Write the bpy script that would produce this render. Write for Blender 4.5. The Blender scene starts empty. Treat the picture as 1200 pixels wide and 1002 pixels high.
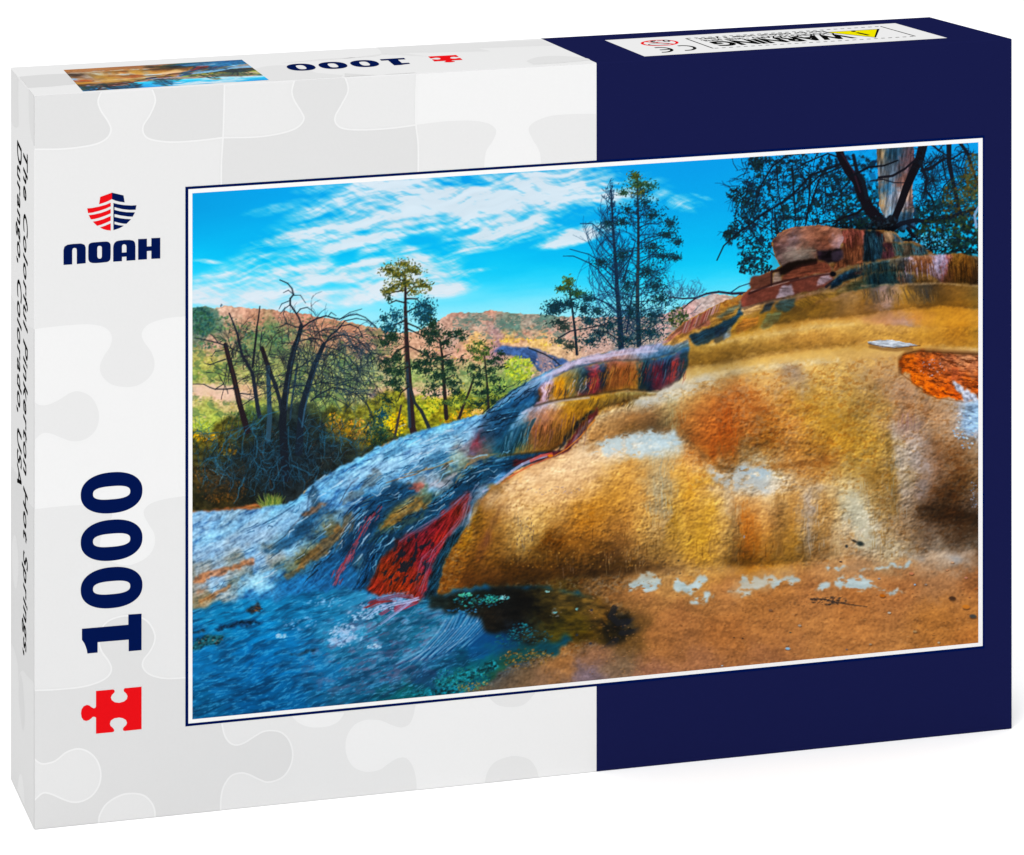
import bpy
import bmesh
import math
import numpy as np
from mathutils import Vector
from mathutils.geometry import tessellate_polygon

# ------------------------------------------------------------------ camera, world, lamps, exposure
scene = bpy.context.scene
COL = scene.collection

FOC, PX, PY, YAW = 5222.08, 600.0, -995.885, -0.2754      # focal length and principal point in photo pixels (1200 wide)
CAM = np.array([-0.2651, -1.5576, 0.5922])
H, D, W = 0.2589, 0.0505, 0.37                            # carton: height, depth, width in metres

cam_data = bpy.data.cameras.new('camera')
cam = bpy.data.objects.new('camera', cam_data)
COL.objects.link(cam)
cam.location = CAM
cam.rotation_euler = (math.pi / 2, 0, YAW)                # held level, like a view camera with its front dropped
cam_data.sensor_width = 36.0
cam_data.sensor_fit = 'HORIZONTAL'
cam_data.lens = FOC / 1200 * 36
cam_data.shift_x = 0.0
cam_data.shift_y = -(501.0 - PY) / 1200
cam_data.clip_start = 0.05
cam_data.clip_end = 200.0
scene.camera = cam

world = bpy.data.worlds.new('World')
scene.world = world
world.use_nodes = True
bg = world.node_tree.nodes['Background']
bg.inputs['Color'].default_value = (1, 1, 1, 1)
bg.inputs['Strength'].default_value = 1.12

key = bpy.data.lights.new('softbox', 'AREA')
key.shape = 'SQUARE'
key.size = 2.4
key.energy = 95.0
key.color = (1.0, 1.0, 1.0)
ko = bpy.data.objects.new('softbox', key)
COL.objects.link(ko)
ko.location = (-1.15, -2.25, 3.5)
ko.rotation_euler = (Vector((0.18, 0.0, 0.12)) - Vector(ko.location)).to_track_quat('-Z', 'Y').to_euler()

scene.view_settings.view_transform = 'Standard'
scene.view_settings.look = 'None'
scene.view_settings.exposure = 0.0
scene.view_settings.gamma = 1.0
scene.view_settings.use_curve_mapping = False

INK = 0.665        # reflectance of the print relative to the lit paper white

# ------------------------------------------------------------------ helpers


def lin(c):
    c = np.asarray(c, float)
    return np.where(c <= 0.04045, c / 12.92, ((c + 0.055) / 1.055) ** 2.4)


def hex_lin(h, k=None):
    c = lin([int(h[i:i + 2], 16) / 255 for i in (0, 2, 4)]) * (INK if k is None else k)
    return (float(c[0]), float(c[1]), float(c[2]), 1.0)


MATS = {}


def ink(h, fleck=0.0):
    """matt printed ink on coated board, with a trace of paper tooth"""
    if h in MATS:
        return MATS[h]
    m = bpy.data.materials.new('ink_' + h)
    m.use_nodes = True
    nt = m.node_tree
    b = nt.nodes['Principled BSDF']
    b.inputs['Roughness'].default_value = 0.75
    b.inputs['Specular IOR Level'].default_value = 0.0
    tc = nt.nodes.new('ShaderNodeTexCoord')
    no = nt.nodes.new('ShaderNodeTexNoise')
    no.inputs['Scale'].default_value = 900.0
    no.inputs['Detail'].default_value = 2.0
    ra = nt.nodes.new('ShaderNodeMapRange')
    ra.inputs['To Min'].default_value = 0.985
    ra.inputs['To Max'].default_value = 1.015
    mx = nt.nodes.new('ShaderNodeMix')
    mx.data_type = 'RGBA'
    mx.blend_type = 'MULTIPLY'
    mx.inputs['Factor'].default_value = 1.0
    mx.inputs[6].default_value = hex_lin(h)
    nt.links.new(tc.outputs['Object'], no.inputs['Vector'])
    nt.links.new(no.outputs['Fac'], ra.inputs['Value'])
    nt.links.new(ra.outputs['Result'], mx.inputs[7])
    nt.links.new(mx.outputs[2], b.inputs['Base Color'])
    MATS[h] = m
    return m


RIGHT = np.array([math.cos(YAW), math.sin(YAW), 0.0])
FWD = np.array([-math.sin(YAW), math.cos(YAW), 0.0])
UP = np.array([0.0, 0.0, 1.0])


def ray(px, py):
    return RIGHT * ((px - PX) / FOC) + FWD - UP * ((py - PY) / FOC)


def on_front(px, py):
    """photo pixel -> (x, z) on the front face, the digitised artwork's own plane"""
    d = ray(px, py)
    p = CAM + d * (-CAM[1] / d[1])
    return p[0], p[2]


def on_top(px, py):
    d = ray(px, py)
    p = CAM + d * ((H - CAM[2]) / d[2])
    return p[0], p[1]


def on_left(px, py):
    d = ray(px, py)
    p = CAM + d * (-CAM[0] / d[0])
    return p[1], p[2]


def project(P):
    d = P - CAM
    z = d @ FWD
    return PX + FOC * (d @ RIGHT) / z, PY - FOC * d[..., 2] / z


STEP = 0.000016


def place(face, a, b, layer):
    o = STEP * layer
    if face == 'front':
        return (a, -o, b)
    if face == 'top':
        return (a, b, H + o)
    return (-o, a, b)


NORMAL = {'front': Vector((0, -1, 0)), 'top': Vector((0, 0, 1)), 'left': Vector((-1, 0, 0))}
UNPROJ = {'front': on_front, 'top': on_top, 'left': on_left}
LIMIT = {'front': ((0.0002, W - 0.0002), (0.0002, H - 0.0002)), 'top': ((0.0002, W), (0.0002, D)), 'left': ((0.0002, D - 0.0002), (0.0002, H - 0.0002))}


def link(ob, parent):
    COL.objects.link(ob)
    ob.parent = parent
    return ob


class Sheet:
    """flat printed shapes on one face of the carton, gathered into one mesh"""

    def __init__(self, face):
        self.face = face
        self.v = []
        self.f = []
        self.mi = []
        self.mats = []

    def add(self, loops, h, layer, px=True):
        """loops: outline first, holes after; photo pixels or face coordinates"""
        q = []
        (a0, a1), (b0, b1) = LIMIT[self.face]
        for lp in loops:
            r = [UNPROJ[self.face](*p) for p in lp] if px else list(lp)
            q.append([(min(max(a, a0), a1), min(max(b, b0), b1)) for a, b in r])
        flat = [p for lp in q for p in lp]
        tri = tessellate_polygon([[Vector((a * 1000, b * 1000, 0)) for a, b in lp] for lp in q])
        base = len(self.v)
        self.v += [place(self.face, a, b, layer) for a, b in flat]
        if h not in self.mats:
            self.mats.append(h)
        k = self.mats.index(h)
        n = NORMAL[self.face]
        for t in tri:
            p = [Vector(self.v[base + i]) for i in t]
            c = (p[1] - p[0]).cross(p[2] - p[0])
            if c.length < 1e-14:
                continue
            t = tuple(t) if c.dot(n) > 0 else tuple(reversed(t))
            self.f.append(tuple(base + i for i in t))
            self.mi.append(k)
        return self

    def line(self, pts, w, h, layer, px=True, closed=False):
        """a printed rule of even width (metres) along a polyline"""
        p = [Vector(UNPROJ[self.face](*q)) if px else Vector(q) for q in pts]
        L, R = [], []
        n = len(p)
        for i in range(n):
            a = p[max(i - 1, 0)]
            b = p[min(i + 1, n - 1)]
            d = (b - a)
            if d.length < 1e-9:
                continue
            d.normalize()
            o = Vector((-d.y, d.x)) * (w / 2)
            L.append(tuple(p[i] + o))
            R.append(tuple(p[i] - o))
        base = len(self.v)
        (a0, a1), (b0, b1) = LIMIT[self.face]
        for a, b in L + R:
            self.v.append(place(self.face, min(max(a, a0), a1), min(max(b, b0), b1), layer))
        if h not in self.mats:
            self.mats.append(h)
        k = self.mats.index(h)
        m = len(L)
        for i in range(m - 1):
            f = (base + i, base + i + 1, base + m + i + 1, base + m + i)
            q = [Vector(self.v[j]) for j in f]
            if (q[1] - q[0]).cross(q[2] - q[0]).dot(NORMAL[self.face]) < 0:
                f = f[::-1]
            self.f.append(f)
            self.mi.append(k)
        return self

    def tris(self, verts, faces, h, layer):
        base = len(self.v)
        self.v += [place(self.face, a, b, layer) for a, b in verts]
        if h not in self.mats:
            self.mats.append(h)
        k = self.mats.index(h)
        for f in faces:
            q = [Vector(self.v[base + j]) for j in f]
            f = tuple(base + j for j in f)
            if (q[1] - q[0]).cross(q[2] - q[0]).dot(NORMAL[self.face]) < 0:
                f = f[::-1]
            self.f.append(f)
            self.mi.append(k)
        return self

    def build(self, name, parent, label=None):
        me = bpy.data.meshes.new(name)
        me.from_pydata(self.v, [], self.f)
        for h in self.mats:
            me.materials.append(ink(h))
        me.polygons.foreach_set('material_index', self.mi)
        me.update()
        ob = link(bpy.data.objects.new(name, me), parent)
        if label:
            ob['label'] = label
        return ob


def P(s):
    return [tuple(float(v) for v in p.split(',')) for p in s.split()]


def spline(pts, n=7):
    """Catmull-Rom through the traced points"""
    pts = [np.array(p, float) for p in pts]
    out = []
    for i in range(len(pts) - 1):
        p0 = pts[max(i - 1, 0)]
        p1, p2 = pts[i], pts[i + 1]
        p3 = pts[min(i + 2, len(pts) - 1)]
        for k in range(n):
            t = k / n
            out.append(tuple(.5 * ((2 * p1) + (p2 - p0) * t + (2 * p0 - 5 * p1 + 4 * p2 - p3) * t * t + (3 * p1 - p0 - 3 * p2 + p3) * t ** 3)))
    out.append(tuple(pts[-1]))
    return out


def text_mesh(s, bold=0.0, shear=0.0, spacing=1.0):
    """outline text as a flat triangle mesh in its own coordinates"""
    cu = bpy.data.curves.new('lettering', 'FONT')
    cu.body = s
    cu.offset = bold
    cu.shear = shear
    cu.space_character = spacing
    cu.resolution_u = 6
    cu.fill_mode = 'FRONT'
    ob = bpy.data.objects.new('lettering', cu)
    COL.objects.link(ob)
    dg = bpy.context.evaluated_depsgraph_get()
    me = bpy.data.meshes.new_from_object(ob.evaluated_get(dg))
    v = np.array([(q.co.x, q.co.y) for q in me.vertices])
    f = [tuple(p.vertices) for p in me.polygons]
    bpy.data.meshes.remove(me)
    bpy.data.objects.remove(ob)
    bpy.data.curves.remove(cu)
    return v, f


# ------------------------------------------------------------------ the setting
fm = bpy.data.materials.new('white_sweep')
fm.use_nodes = True
fb = fm.node_tree.nodes['Principled BSDF']
fb.inputs['Base Color'].default_value = (0.95, 0.95, 0.95, 1)
fb.inputs['Roughness'].default_value = 0.9
fb.inputs['Specular IOR Level'].default_value = 0.0
me = bpy.data.meshes.new('floor')
me.from_pydata([(-30, -20, 0), (40, -20, 0), (40, 60, 0), (-30, 60, 0)], [], [(0, 1, 2, 3)])
me.materials.append(fm)
floor = bpy.data.objects.new('floor', me)
COL.objects.link(floor)
floor['kind'] = 'structure'
floor['label'] = 'seamless white studio surface under and behind the puzzle box'

# ------------------------------------------------------------------ the box
box = bpy.data.objects.new('puzzle_box', None)
COL.objects.link(box)
box['label'] = 'upright jigsaw puzzle box with hot spring landscape print and navy right end'
box['category'] = 'puzzle box'

LIGHT, MID, PALE, NAVY, DEEP, RED, LOGO = 'f4f4f4', 'ebebeb', 'e3e3e3', '181c4b', '00124f', 'ed131a', '04164e'

xn = on_front(699, 300)[0]                      # where the navy print begins on the front
xnb = 0.5 * (on_top(634.7, 45.7)[0] + xn)       # ... and at the back edge of the lid
xnb = on_top(634.7, 45.9)[0]
BR = (0.35548, 0.04775)                         # back right corner
yb = D + (BR[1] - D) * xnb / BR[0]


def prism(name, foot, h, bevel_skip, parent):
    me = bpy.data.meshes.new(name)
    bm = bmesh.new()
    lo = [bm.verts.new((x, y, 0)) for x, y in foot]
    hi = [bm.verts.new((x, y, H)) for x, y in foot]
    n = len(foot)
    bm.faces.new(lo[::-1])
    bm.faces.new(hi)
    for i in range(n):
        j = (i + 1) % n
        bm.faces.new((lo[i], lo[j], hi[j], hi[i]))
    skip = set()
    for e in bm.edges:
        xs = [v.co for v in e.verts]
        if all(min((Vector((a, b)) - v.xy).length for a, b in bevel_skip) < 1e-6 for v in xs):
            skip.add(e)
    bmesh.ops.bevel(bm, geom=[e for e in bm.edges if e not in skip], offset=0.00035, segments=2, profile=0.5, affect='EDGES')
    bmesh.ops.recalc_face_normals(bm, faces=bm.faces)
    bm.to_mesh(me)
    bm.free()
    me.materials.append(ink(h))
    return link(bpy.data.objects.new(name, me), parent)


carton = prism('carton', [(0, 0), (xn, 0), (xnb, yb), (0, D)], MID, [(xn, 0), (xnb, yb)], box)
carton['label'] = 'pale grey board body of the box'
navy = prism('navy_end', [(xn, 0), (W, 0), BR, (xnb, yb)], NAVY, [(xn, 0), (xnb, yb)], box)
navy['label'] = 'dark navy printed right half of the box'

# ---- pale jigsaw pattern printed on the front
s = Sheet('front')
OUT = 'f5f5f5'
c_a = spline(P("40,175 75,174.5 108,170 124,163 130,153 127,143 118,129 115,118 119,107.3"))
c_b = spline(P("178,104.2 182,118 176,134 168,147 168.5,157 177,163.5 200,166.5 230,165 261,161.3"))
c_c = spline(P("261,161.3 300,160.5 330,156 348,149.5 356,140 353,131 345,118 342,107 345,94.2"))
c_d = spline(P("404.5,90.6 408,106 400,123 393,136 394,145 404,151 430,152 460,150 487.5,146.3"))
c_v1 = spline(P("263,99 262.5,125 261.3,161.3 259.5,190 259.3,218"))
c_v2 = spline(P("488.5,85.6 487.2,115 487.5,146.3 490,170 490,203"))
s.add([P("40,111.7") + c_a[::-1][::-1][:-1][::-1][::-1] + P("119,107.3")], PALE, 1)
s.add([c_b + c_v1[:15][::-1]], PALE, 1)
s.add([c_c + P("345,94 404.5,90.6")[:0] + [c_d[0]] + c_d[1:] + c_v2[14:] + P("490,203 259.3,217") + c_v1[14:][::-1]], PALE, 1)
s.add([P("488.5,85.6 699,73.5 699,192 490,204") + c_v2[::-1][:-1]], LIGHT, 1)
s.add([spline(P("487.5,146.3 520,142.4 550,141.3 570,144 580,150 581,157 577,166 569.5,178 567,198")) + P("490,203 490,170")], MID, 2)
s.add([spline(P("699,133.3 670,133.8 645,136 627,142.5 619.5,151 624,163 632,177 634.5,195")) + P("699,191")], MID, 2)
for k, c in enumerate((c_a, c_b, c_c, c_d, c_v1, c_v2)):
    s.line(c, 0.0006, OUT, 2.4 + .25 * k)
# left strip
t1 = spline(P("40,385.6 70,382 100,380 118,382 127,387 131,395 129,406 121,418.5 117,430 120,441 130,450 145,453.5 160,452 172,445 179.5,435 181,424 177,412 168,399 166.5,389 175,379.5 195,373 217.5,370.5"))
s.add([t1 + P("217.5,583") + spline(P("217.5,581.3 195,584.5 178,589.5 169.5,596.5 169,604 174,614 180.5,625 181.3,637 176,649 165,657.5 150,662.5 135,660 122,650.5 117,640 120,626 128,612 131.5,603.5 127,597 113,592.5 92,592 65,594 40,596.8"))], LIGHT, 1)
s.add([spline(P("40,471 47,474.7 57,474 70,468 82,460.5 92,458.6 104,463 112,472.5 116,486 114,500 107,510 96,516 84,517 72,513 58,507.6 49,508.2 40,516"))], MID, 2)
t2 = spline(P("40,809 65,808 95,805 115,799.5 127,792 130.5,783.5 127,774.5 119,763 116,752 117.5,740 124,730 135,724 150,721.5 165,723.5 175,730.5 181,742 181,752 176,763 168,774 168,783 177,791 195,795 217.5,794"))
s.add([t2 + P("217.5,851.5 259,848.5") + spline(P("260,846 263,861 269,870 277,873 287,870 298,863 308,857.5 318,856 330,858.5 339,868 343,882 341,896 334,908 325,914 313,916.5 303,913 290,907 280,906 270,910 262,922 259,935 258.5,951")) + P("40,973")], PALE, 1)
s.line(t2, 0.0006, OUT, 3)
s.line(spline(P("260,847.5 263,861 269,870 277,873 287,870 298,863 308,857.5 318,856 330,858.5 339,868 343,882 341,896 334,908 325,914 313,916.5 303,913 290,907 280,906 270,910 262,922 259,935 258.5,950")), 0.0006, OUT, 3)
tb = spline(P("40,889 46,894 53,895 65,891.5 78,881.5 92,877.5 105,882 114,892 118,906 116,920 108,932 97,938.5 86,940 75,937 60,930.5 50,929.5 40,938"))
s.add([tb], MID, 2)
s.line(tb, 0.0006, OUT, 3)
hb = spline(P("115.7,965 117,955 125,942 140,932.5 154,929.8 168,932 177,940 181,949 181.7,958"))
s.add([hb], MID, 2)
s.line(hb, 0.0006, OUT, 3)
# under the picture
s.add([spline(P("340,836 346,844 356,850 368,852.5 385,851 397,845 404,835"))], LIGHT, 1)
s.add([spline(P("487,826 484,840 479,849 470,852.5 460,850 448,845 440,843.5 427,844 415,850 407,862 404.8,876 408,890 416,900 430,904.5 445,902 455,895 465,889 475,888 482,895 486,905 488,917 488.3,926.5")) + P("699,904.6 699,800 487,826")], LIGHT, 1)
s.add([spline(P("571,815 583,826 600,828.6 615,825 627,812"))], MID, 2)
s.add([spline(P("568,918.2 571,905 580,893 595,887 606,886 620,890 628,900 631.5,911.5"))], MID, 2)
s.build('puzzle_pattern', box, 'pale grey jigsaw outlines printed on the front')

# ---- pattern on the narrow side
s = Sheet('left')
s.add([spline(P("40,171 36.5,160 34.5,145 33.5,125 33.5,104.5"))+P("40,112")], 'e4e4e4', 1)
s.add([spline(P("13,142 16,148 20,149 21.8,144 21.3,120 21.5,92"))+P("12.8,81.5")], 'e4e4e4', 1)
s.add([spline(P("12.6,345 18,358 24,372 32,381 40,386")) + P("40,596 34,589 27,572 20,556 12.6,545")], 'e6e6e6', 1)
s.add([P("12.6,545 20,556 27,572 34,589 40,596 40,973 12.6,912.5")], 'dfdfdf', 1)
s.add([spline(P("14,640 16,629 18.5,628 21,645 22,662 21,680 18.5,690 16,682 14.5,664 14,640"))], 'e6e6e6', 2)
s.add([spline(P("12.6,752 17,762 21,780 22,800 23,790 27,786 32,792 40,800")) + P("40,972 12.6,912")], 'e6e6e6', 2)
s.add([spline(P("22,805 24,790 27,805 29,840 27.5,856 25,848 22,820 22,805"))], 'dfdfdf', 3)
s.add([spline(P("20.5,925 23,908 26,910 28.5,930 29,944"))], 'eeeeee', 3)
s.build('puzzle_pattern', box, 'faint jigsaw pattern on the narrow side')

# ---- pattern on the lid edge
s = Sheet('top')
s.add([spline(P("22,90 50,87.5 78,86.3")) + P("89,98.5 60,101.5 33,103 29,98")], 'dcdcdc', 1)
s.add([spline(P("290,84 310,78 335,76.5 350,79")) + P("372,85.5 402,88 400,90.3 345,93.4 312,95.2")], 'e3e3e3', 1)
s.add([spline(P("330,74 380,69 440,66 446,60 441,55.5")) + P("634,47 650,53 600,55 560,56.5 575,60 598,65 590,69 560,70.5 520,71 500,66 470,62 440,64 400,69")], 'e3e3e3', 1)
s.add([spline(P("617,71.5 630,67 655,65.5 685,68 692,70.5")) + P("660,73.5 625,75.5")], 'e2e2e2', 2)
s.add([spline(P("404,86 420,87 440,88 470,86 485,85"))+P("487,85.6 404,90")], 'dedede', 3)
s.build('puzzle_pattern', box, 'faint jigsaw pattern on the top edge')

# ---- picture frame and picture
X0, X1 = on_front(225.4, 500)[0], on_front(1146.4, 500)[0]
Z1 = 0.5 * (on_front(225.4, 227.4)[1] + on_front(1146.4, 165.8)[1])
Z0 = 0.5 * (on_front(225.4, 842.8)[1] + on_front(1146.4, 753.2)[1])
A1 = on_front(220.7, 500)[0], on_front(1151.4, 500)[0], 0.5 * (on_front(220.7, 848)[1] + on_front(1151.4, 756.8)[1]), 0.5 * (on_front(220.7, 223)[1] + on_front(1151.4, 160.5)[1])
A2 = on_front(217.2, 500)[0], on_front(1153.6, 500)[0], 0.5 * (on_front(217.2, 851.6)[1] + on_front(1153.6, 759.4)[1]), 0.5 * (on_front(217.2, 219.6)[1] + on_front(1153.6, 158)[1])


def rect(a):
    return [(a[0], a[2]), (a[1], a[2]), (a[1], a[3]), (a[0], a[3])]


s = Sheet('front')
s.add([rect(A2)], DEEP, 4, px=False)
frame = s.build('picture_frame', box, 'thin dark blue and white border round the picture')
s = Sheet('front')
s.add([rect(A1)], 'fbfafa', 5, px=False)
s.build('white_margin', frame)

# ------------------------------------------------------------------ the landscape print
# The printed picture is drawn with numpy into a colour grid (ink colours), which
# becomes the per-vertex ink of one flat sheet lying on the carton.
AX, AY, AW, AH, SC = 218.0, 158.0, 936.0, 694.0, 1.3
CW, CH = int(AW * SC), int(AH * SC)


def hexc(h):
    return np.array([int(h[i:i + 2], 16) for i in (0, 2, 4)], float) / 255.0


def pl(s):
    return np.array([[float(v) for v in p.split(',')] for p in s.split()])


def cps(s):
    a = [p.split(',') for p in s.split()]
    return np.array([[float(q[0]), float(q[1])] for q in a]), np.array([hexc(q[2]) for q in a])


class Mask:
    def __init__(self, b, m):
        self.b = b
        self.m = m

    def _o(self, o):
        if isinstance(o, Mask):
            j0, j1, i0, i1 = o.b
            f = np.zeros((CH, CW), np.float32)
            f[j0:j1, i0:i1] = o.m
            o = f
        if isinstance(o, np.ndarray) and o.shape == (CH, CW):
            j0, j1, i0, i1 = self.b
            return o[j0:j1, i0:i1]
        return o

    def __mul__(self, o):
        return Mask(self.b, self.m * self._o(o))

    def tn(self, A, sx, sy, oct, ang, seed, lo, k):
        return Mask(self.b, self.m * np.clip((Crop(A, self.b).fbm(sx, sy, oct, ang, seed) - lo) * k, 0, 1))

    def gain(self, k):
        return Mask(self.b, np.clip(self.m * k, 0, 1))


class Crop:
    """the canvas seen through a mask's window: coordinates, noise and ready-made textures"""

    def __init__(self, A, b):
        self.A = A
        self.b = b
        j0, j1, i0, i1 = b
        self.X = A.X[j0:j1, i0:i1]
        self.Y = A.Y[j0:j1, i0:i1]

    def fbm(self, sx, sy, oct=3, ang=0, seed=0):
        return self.A.fbm(sx, sy, oct, ang, seed, self.X, self.Y)

    def __getattr__(self, k):
        j0, j1, i0, i1 = self.b
        return self.A.__dict__['t_' + k][j0:j1, i0:i1]


class Painter:
    def __init__(self, seed=7):
        self.rng = np.random.default_rng(seed)
        self.lat = self.rng.random((256, 256)).astype(np.float32)
        y, x = np.mgrid[0:CH, 0:CW].astype(np.float32)
        self.X = AX + (x + .5) / SC
        self.Y = AY + (y + .5) / SC
        self.img = np.zeros((CH, CW, 3), np.float32)

    # ---- noise
    def vn(self, x, y, seed=0):
        x = x + seed * 17.31
        y = y + seed * 9.73
        xi = np.floor(x).astype(np.int32)
        yi = np.floor(y).astype(np.int32)
        fx = x - xi
        fy = y - yi
        fx = fx * fx * (3 - 2 * fx)
        fy = fy * fy * (3 - 2 * fy)
        L = self.lat
        x0 = xi & 255
        x1 = (xi + 1) & 255
        y0 = yi & 255
        y1 = (yi + 1) & 255
        a = L[y0, x0] * (1 - fx) + L[y0, x1] * fx
        b = L[y1, x0] * (1 - fx) + L[y1, x1] * fx
        return a * (1 - fy) + b * fy

    def fbm(self, sx, sy, oct=3, ang=0.0, seed=0, X=None, Y=None):
        X = self.X if X is None else X
        Y = self.Y if Y is None else Y
        c, s = math.cos(math.radians(ang)), math.sin(math.radians(ang))
        u = (X * c + Y * s) / sx
        v = (-X * s + Y * c) / sy
        t = 0
        amp = 1.0
        tot = 0
        for o in range(oct):
            t = t + amp * self.vn(u * 2 ** o, v * 2 ** o, seed + o * 3.7)
            tot += amp
            amp *= .55
        t = t / tot
        return np.clip((t - .5) * 1.7 + .5, 0, 1)

    # ---- masks
    def blur(self, m, r):
        r = int(round(r * SC))
        if r < 1:
            return m
        for ax in (0, 1):
            for _ in range(2):
                p = np.pad(m, [(r + 1, r) if k == ax else (0, 0) for k in range(m.ndim)], mode='edge')
                cs = np.cumsum(p, axis=ax, dtype=np.float64)
                n = m.shape[ax]
                hi = np.take(cs, range(2 * r + 1, 2 * r + 1 + n), axis=ax)
                lo = np.take(cs, range(0, n), axis=ax)
                m = ((hi - lo) / (2 * r + 1)).astype(np.float32)
        return m

    def box(self, x0, y0, x1, y1):
        i0 = min(max(int((x0 - AX) * SC), 0), CW)
        i1 = min(max(int((x1 - AX) * SC) + 1, 0), CW)
        j0 = min(max(int((y0 - AY) * SC), 0), CH)
        j1 = min(max(int((y1 - AY) * SC) + 1, 0), CH)
        return j0, max(j1, j0), i0, max(i1, i0)

    def poly(self, s, feather=0, jit=0, jsc=6, seed=3):
        p = pl(s) if isinstance(s, str) else np.asarray(s, float)
        pad = jit + feather * 4 + 3
        bx = self.box(p[:, 0].min() - pad, p[:, 1].min() - pad, p[:, 0].max() + pad, p[:, 1].max() + pad)
        q = Crop(self, bx)
        X, Y = q.X, q.Y
        if X.size == 0:
            return Mask(bx, np.zeros(X.shape, np.float32))
        if jit:
            nx = q.fbm(jsc, jsc, 3, 0, seed) - .5
            ny = q.fbm(jsc, jsc, 3, 0, seed + 40) - .5
            X = X + nx * 2 * jit
            Y = Y + ny * 2 * jit
        acc = np.zeros(X.shape, np.float32)
        r = np.roll(p, -1, 0)
        for ox, oy in ((-.17, -.08), (.17, .08), (.08, -.17), (-.08, .17)):
            ins = np.zeros(X.shape, bool)
            xs = X + ox
            ys = Y + oy
            for (ax, ay), (cx, cy) in zip(p, r):
                if ay == cy:
                    continue
                ins ^= ((ay > ys) != (cy > ys)) & (xs < (cx - ax) * (ys - ay) / (cy - ay) + ax)
            acc += ins
        m = acc / 4
        if feather:
            m = self.blur(m, feather)
        return Mask(bx, m)

    def ell(self, x, y, rx, ry, ang=0):
        r = max(rx, ry)
        bx = self.box(x - r, y - r, x + r, y + r)
        q = Crop(self, bx)
        c, s = math.cos(math.radians(ang)), math.sin(math.radians(ang))
        dx = q.X - x
        dy = q.Y - y
        u = (dx * c + dy * s) / rx
        v = (-dx * s + dy * c) / ry
        return Mask(bx, np.clip(1 - np.sqrt(u * u + v * v), 0, 1))

    def ledge(self, top, bot, rows, jit=1.4, jsc=7, seed=150, feather=.5, amp=5, tone=None, a=1.0):
        """a terrace between two traced lines; rows of colours run along it, from lip to foot"""
        T, B = pl(top), pl(bot)
        m = self.poly(np.vstack([T, B[::-1]]), feather, jit, jsc, seed)
        q = Crop(self, m.b)
        if q.X.size == 0:
            return m
        wx = (q.fbm(9, 9, 3, 0, seed + 5) - .5) * 2 * amp + (q.fbm(3.2, 3.2, 2, 0, seed + 6) - .5) * 4
        wy = (q.fbm(9, 9, 3, 0, seed + 7) - .5) * amp + (q.fbm(3.2, 3.2, 2, 0, seed + 8) - .5) * 3
        X, Y = q.X + wx, q.Y + wy
        t = np.interp(X, T[:, 0], T[:, 1])
        b = np.interp(X, B[:, 0], B[:, 1])
        v = np.clip((Y - t) / np.maximum(b - t, 1.0), 0, 1)
        vs, cs = [], []
        for vv, r in rows:
            a_ = [e.split(':') for e in r.split()]
            xs = [float(e[0]) for e in a_]
            cc = np.array([hexc(e[1]) for e in a_])
            vs.append(vv)
            cs.append(np.stack([np.interp(X, xs, cc[:, k]) for k in range(3)], -1))
        out = cs[0].copy()
        for k in range(len(vs) - 1):
            w = np.clip((v - vs[k]) / (vs[k + 1] - vs[k]), 0, 1)[..., None]
            out = out * (1 - w) + cs[k + 1] * w
        f = q.crust if tone is None else tone(q)
        self.put(m * a, lambda _q: out * f[..., None])
        return m

    def band(self, s, w, soft):
        """a soft line along a polyline, as a mask"""
        p = pl(s) if isinstance(s, str) else np.asarray(s, float)
        r = w / 2 + soft + 2
        bx = self.box(p[:, 0].min() - r, p[:, 1].min() - r, p[:, 0].max() + r, p[:, 1].max() + r)
        q = Crop(self, bx)
        d = np.full(q.X.shape, 1e9, np.float32)
        for (ax, ay), (cx, cy) in zip(p[:-1], p[1:]):
            ex, ey = cx - ax, cy - ay
            t = np.clip(((q.X - ax) * ex + (q.Y - ay) * ey) / (ex * ex + ey * ey + 1e-9), 0, 1)
            d = np.minimum(d, np.hypot(q.X - ax - t * ex, q.Y - ay - t * ey))
        return Mask(bx, np.clip((w / 2 + soft - d) / max(soft, .6), 0, 1))

    # ---- colour fields from sample points
    def field(self, pts, val, k=1.6, step=8, eps=6.0):
        gx = np.arange(AX, AX + AW + step, step)
        gy = np.arange(AY, AY + AH + step, step)
        GX, GY = np.meshgrid(gx, gy)
        w = 1.0 / ((GX[..., None] - pts[:, 0]) ** 2 + (GY[..., None] - pts[:, 1]) ** 2 + eps * eps) ** k
        w /= w.sum(-1, keepdims=True)
        return (w @ val).astype(np.float32), step

    def samp(self, fs, X, Y):
        f, step = fs
        u = np.clip((X - AX) / step, 0, f.shape[1] - 1.001)
        v = np.clip((Y - AY) / step, 0, f.shape[0] - 1.001)
        i = u.astype(np.int32)
        j = v.astype(np.int32)
        a = (u - i)[..., None]
        b = (v - j)[..., None]
        return (f[j, i] * (1 - a) + f[j, i + 1] * a) * (1 - b) + (f[j + 1, i] * (1 - a) + f[j + 1, i + 1] * a) * b

    def warped(self, s, amp=7, sc=14, amp2=3, sc2=4, seed=5, M=None, **k):
        p, v = cps(s)
        f = self.field(p, v, **k)
        q = Crop(self, M.b if M is not None else (0, CH, 0, CW))
        wx = (q.fbm(sc, sc, 3, 0, seed) - .5) * 2 * amp
        wy = (q.fbm(sc, sc, 3, 0, seed + 23) - .5) * 2 * amp
        if amp2:
            wx = wx + (q.fbm(sc2, sc2, 2, 0, seed + 11) - .5) * 2 * amp2
            wy = wy + (q.fbm(sc2, sc2, 2, 0, seed + 31) - .5) * 2 * amp2
        return self.samp(f, q.X + wx, q.Y + wy)

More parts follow.
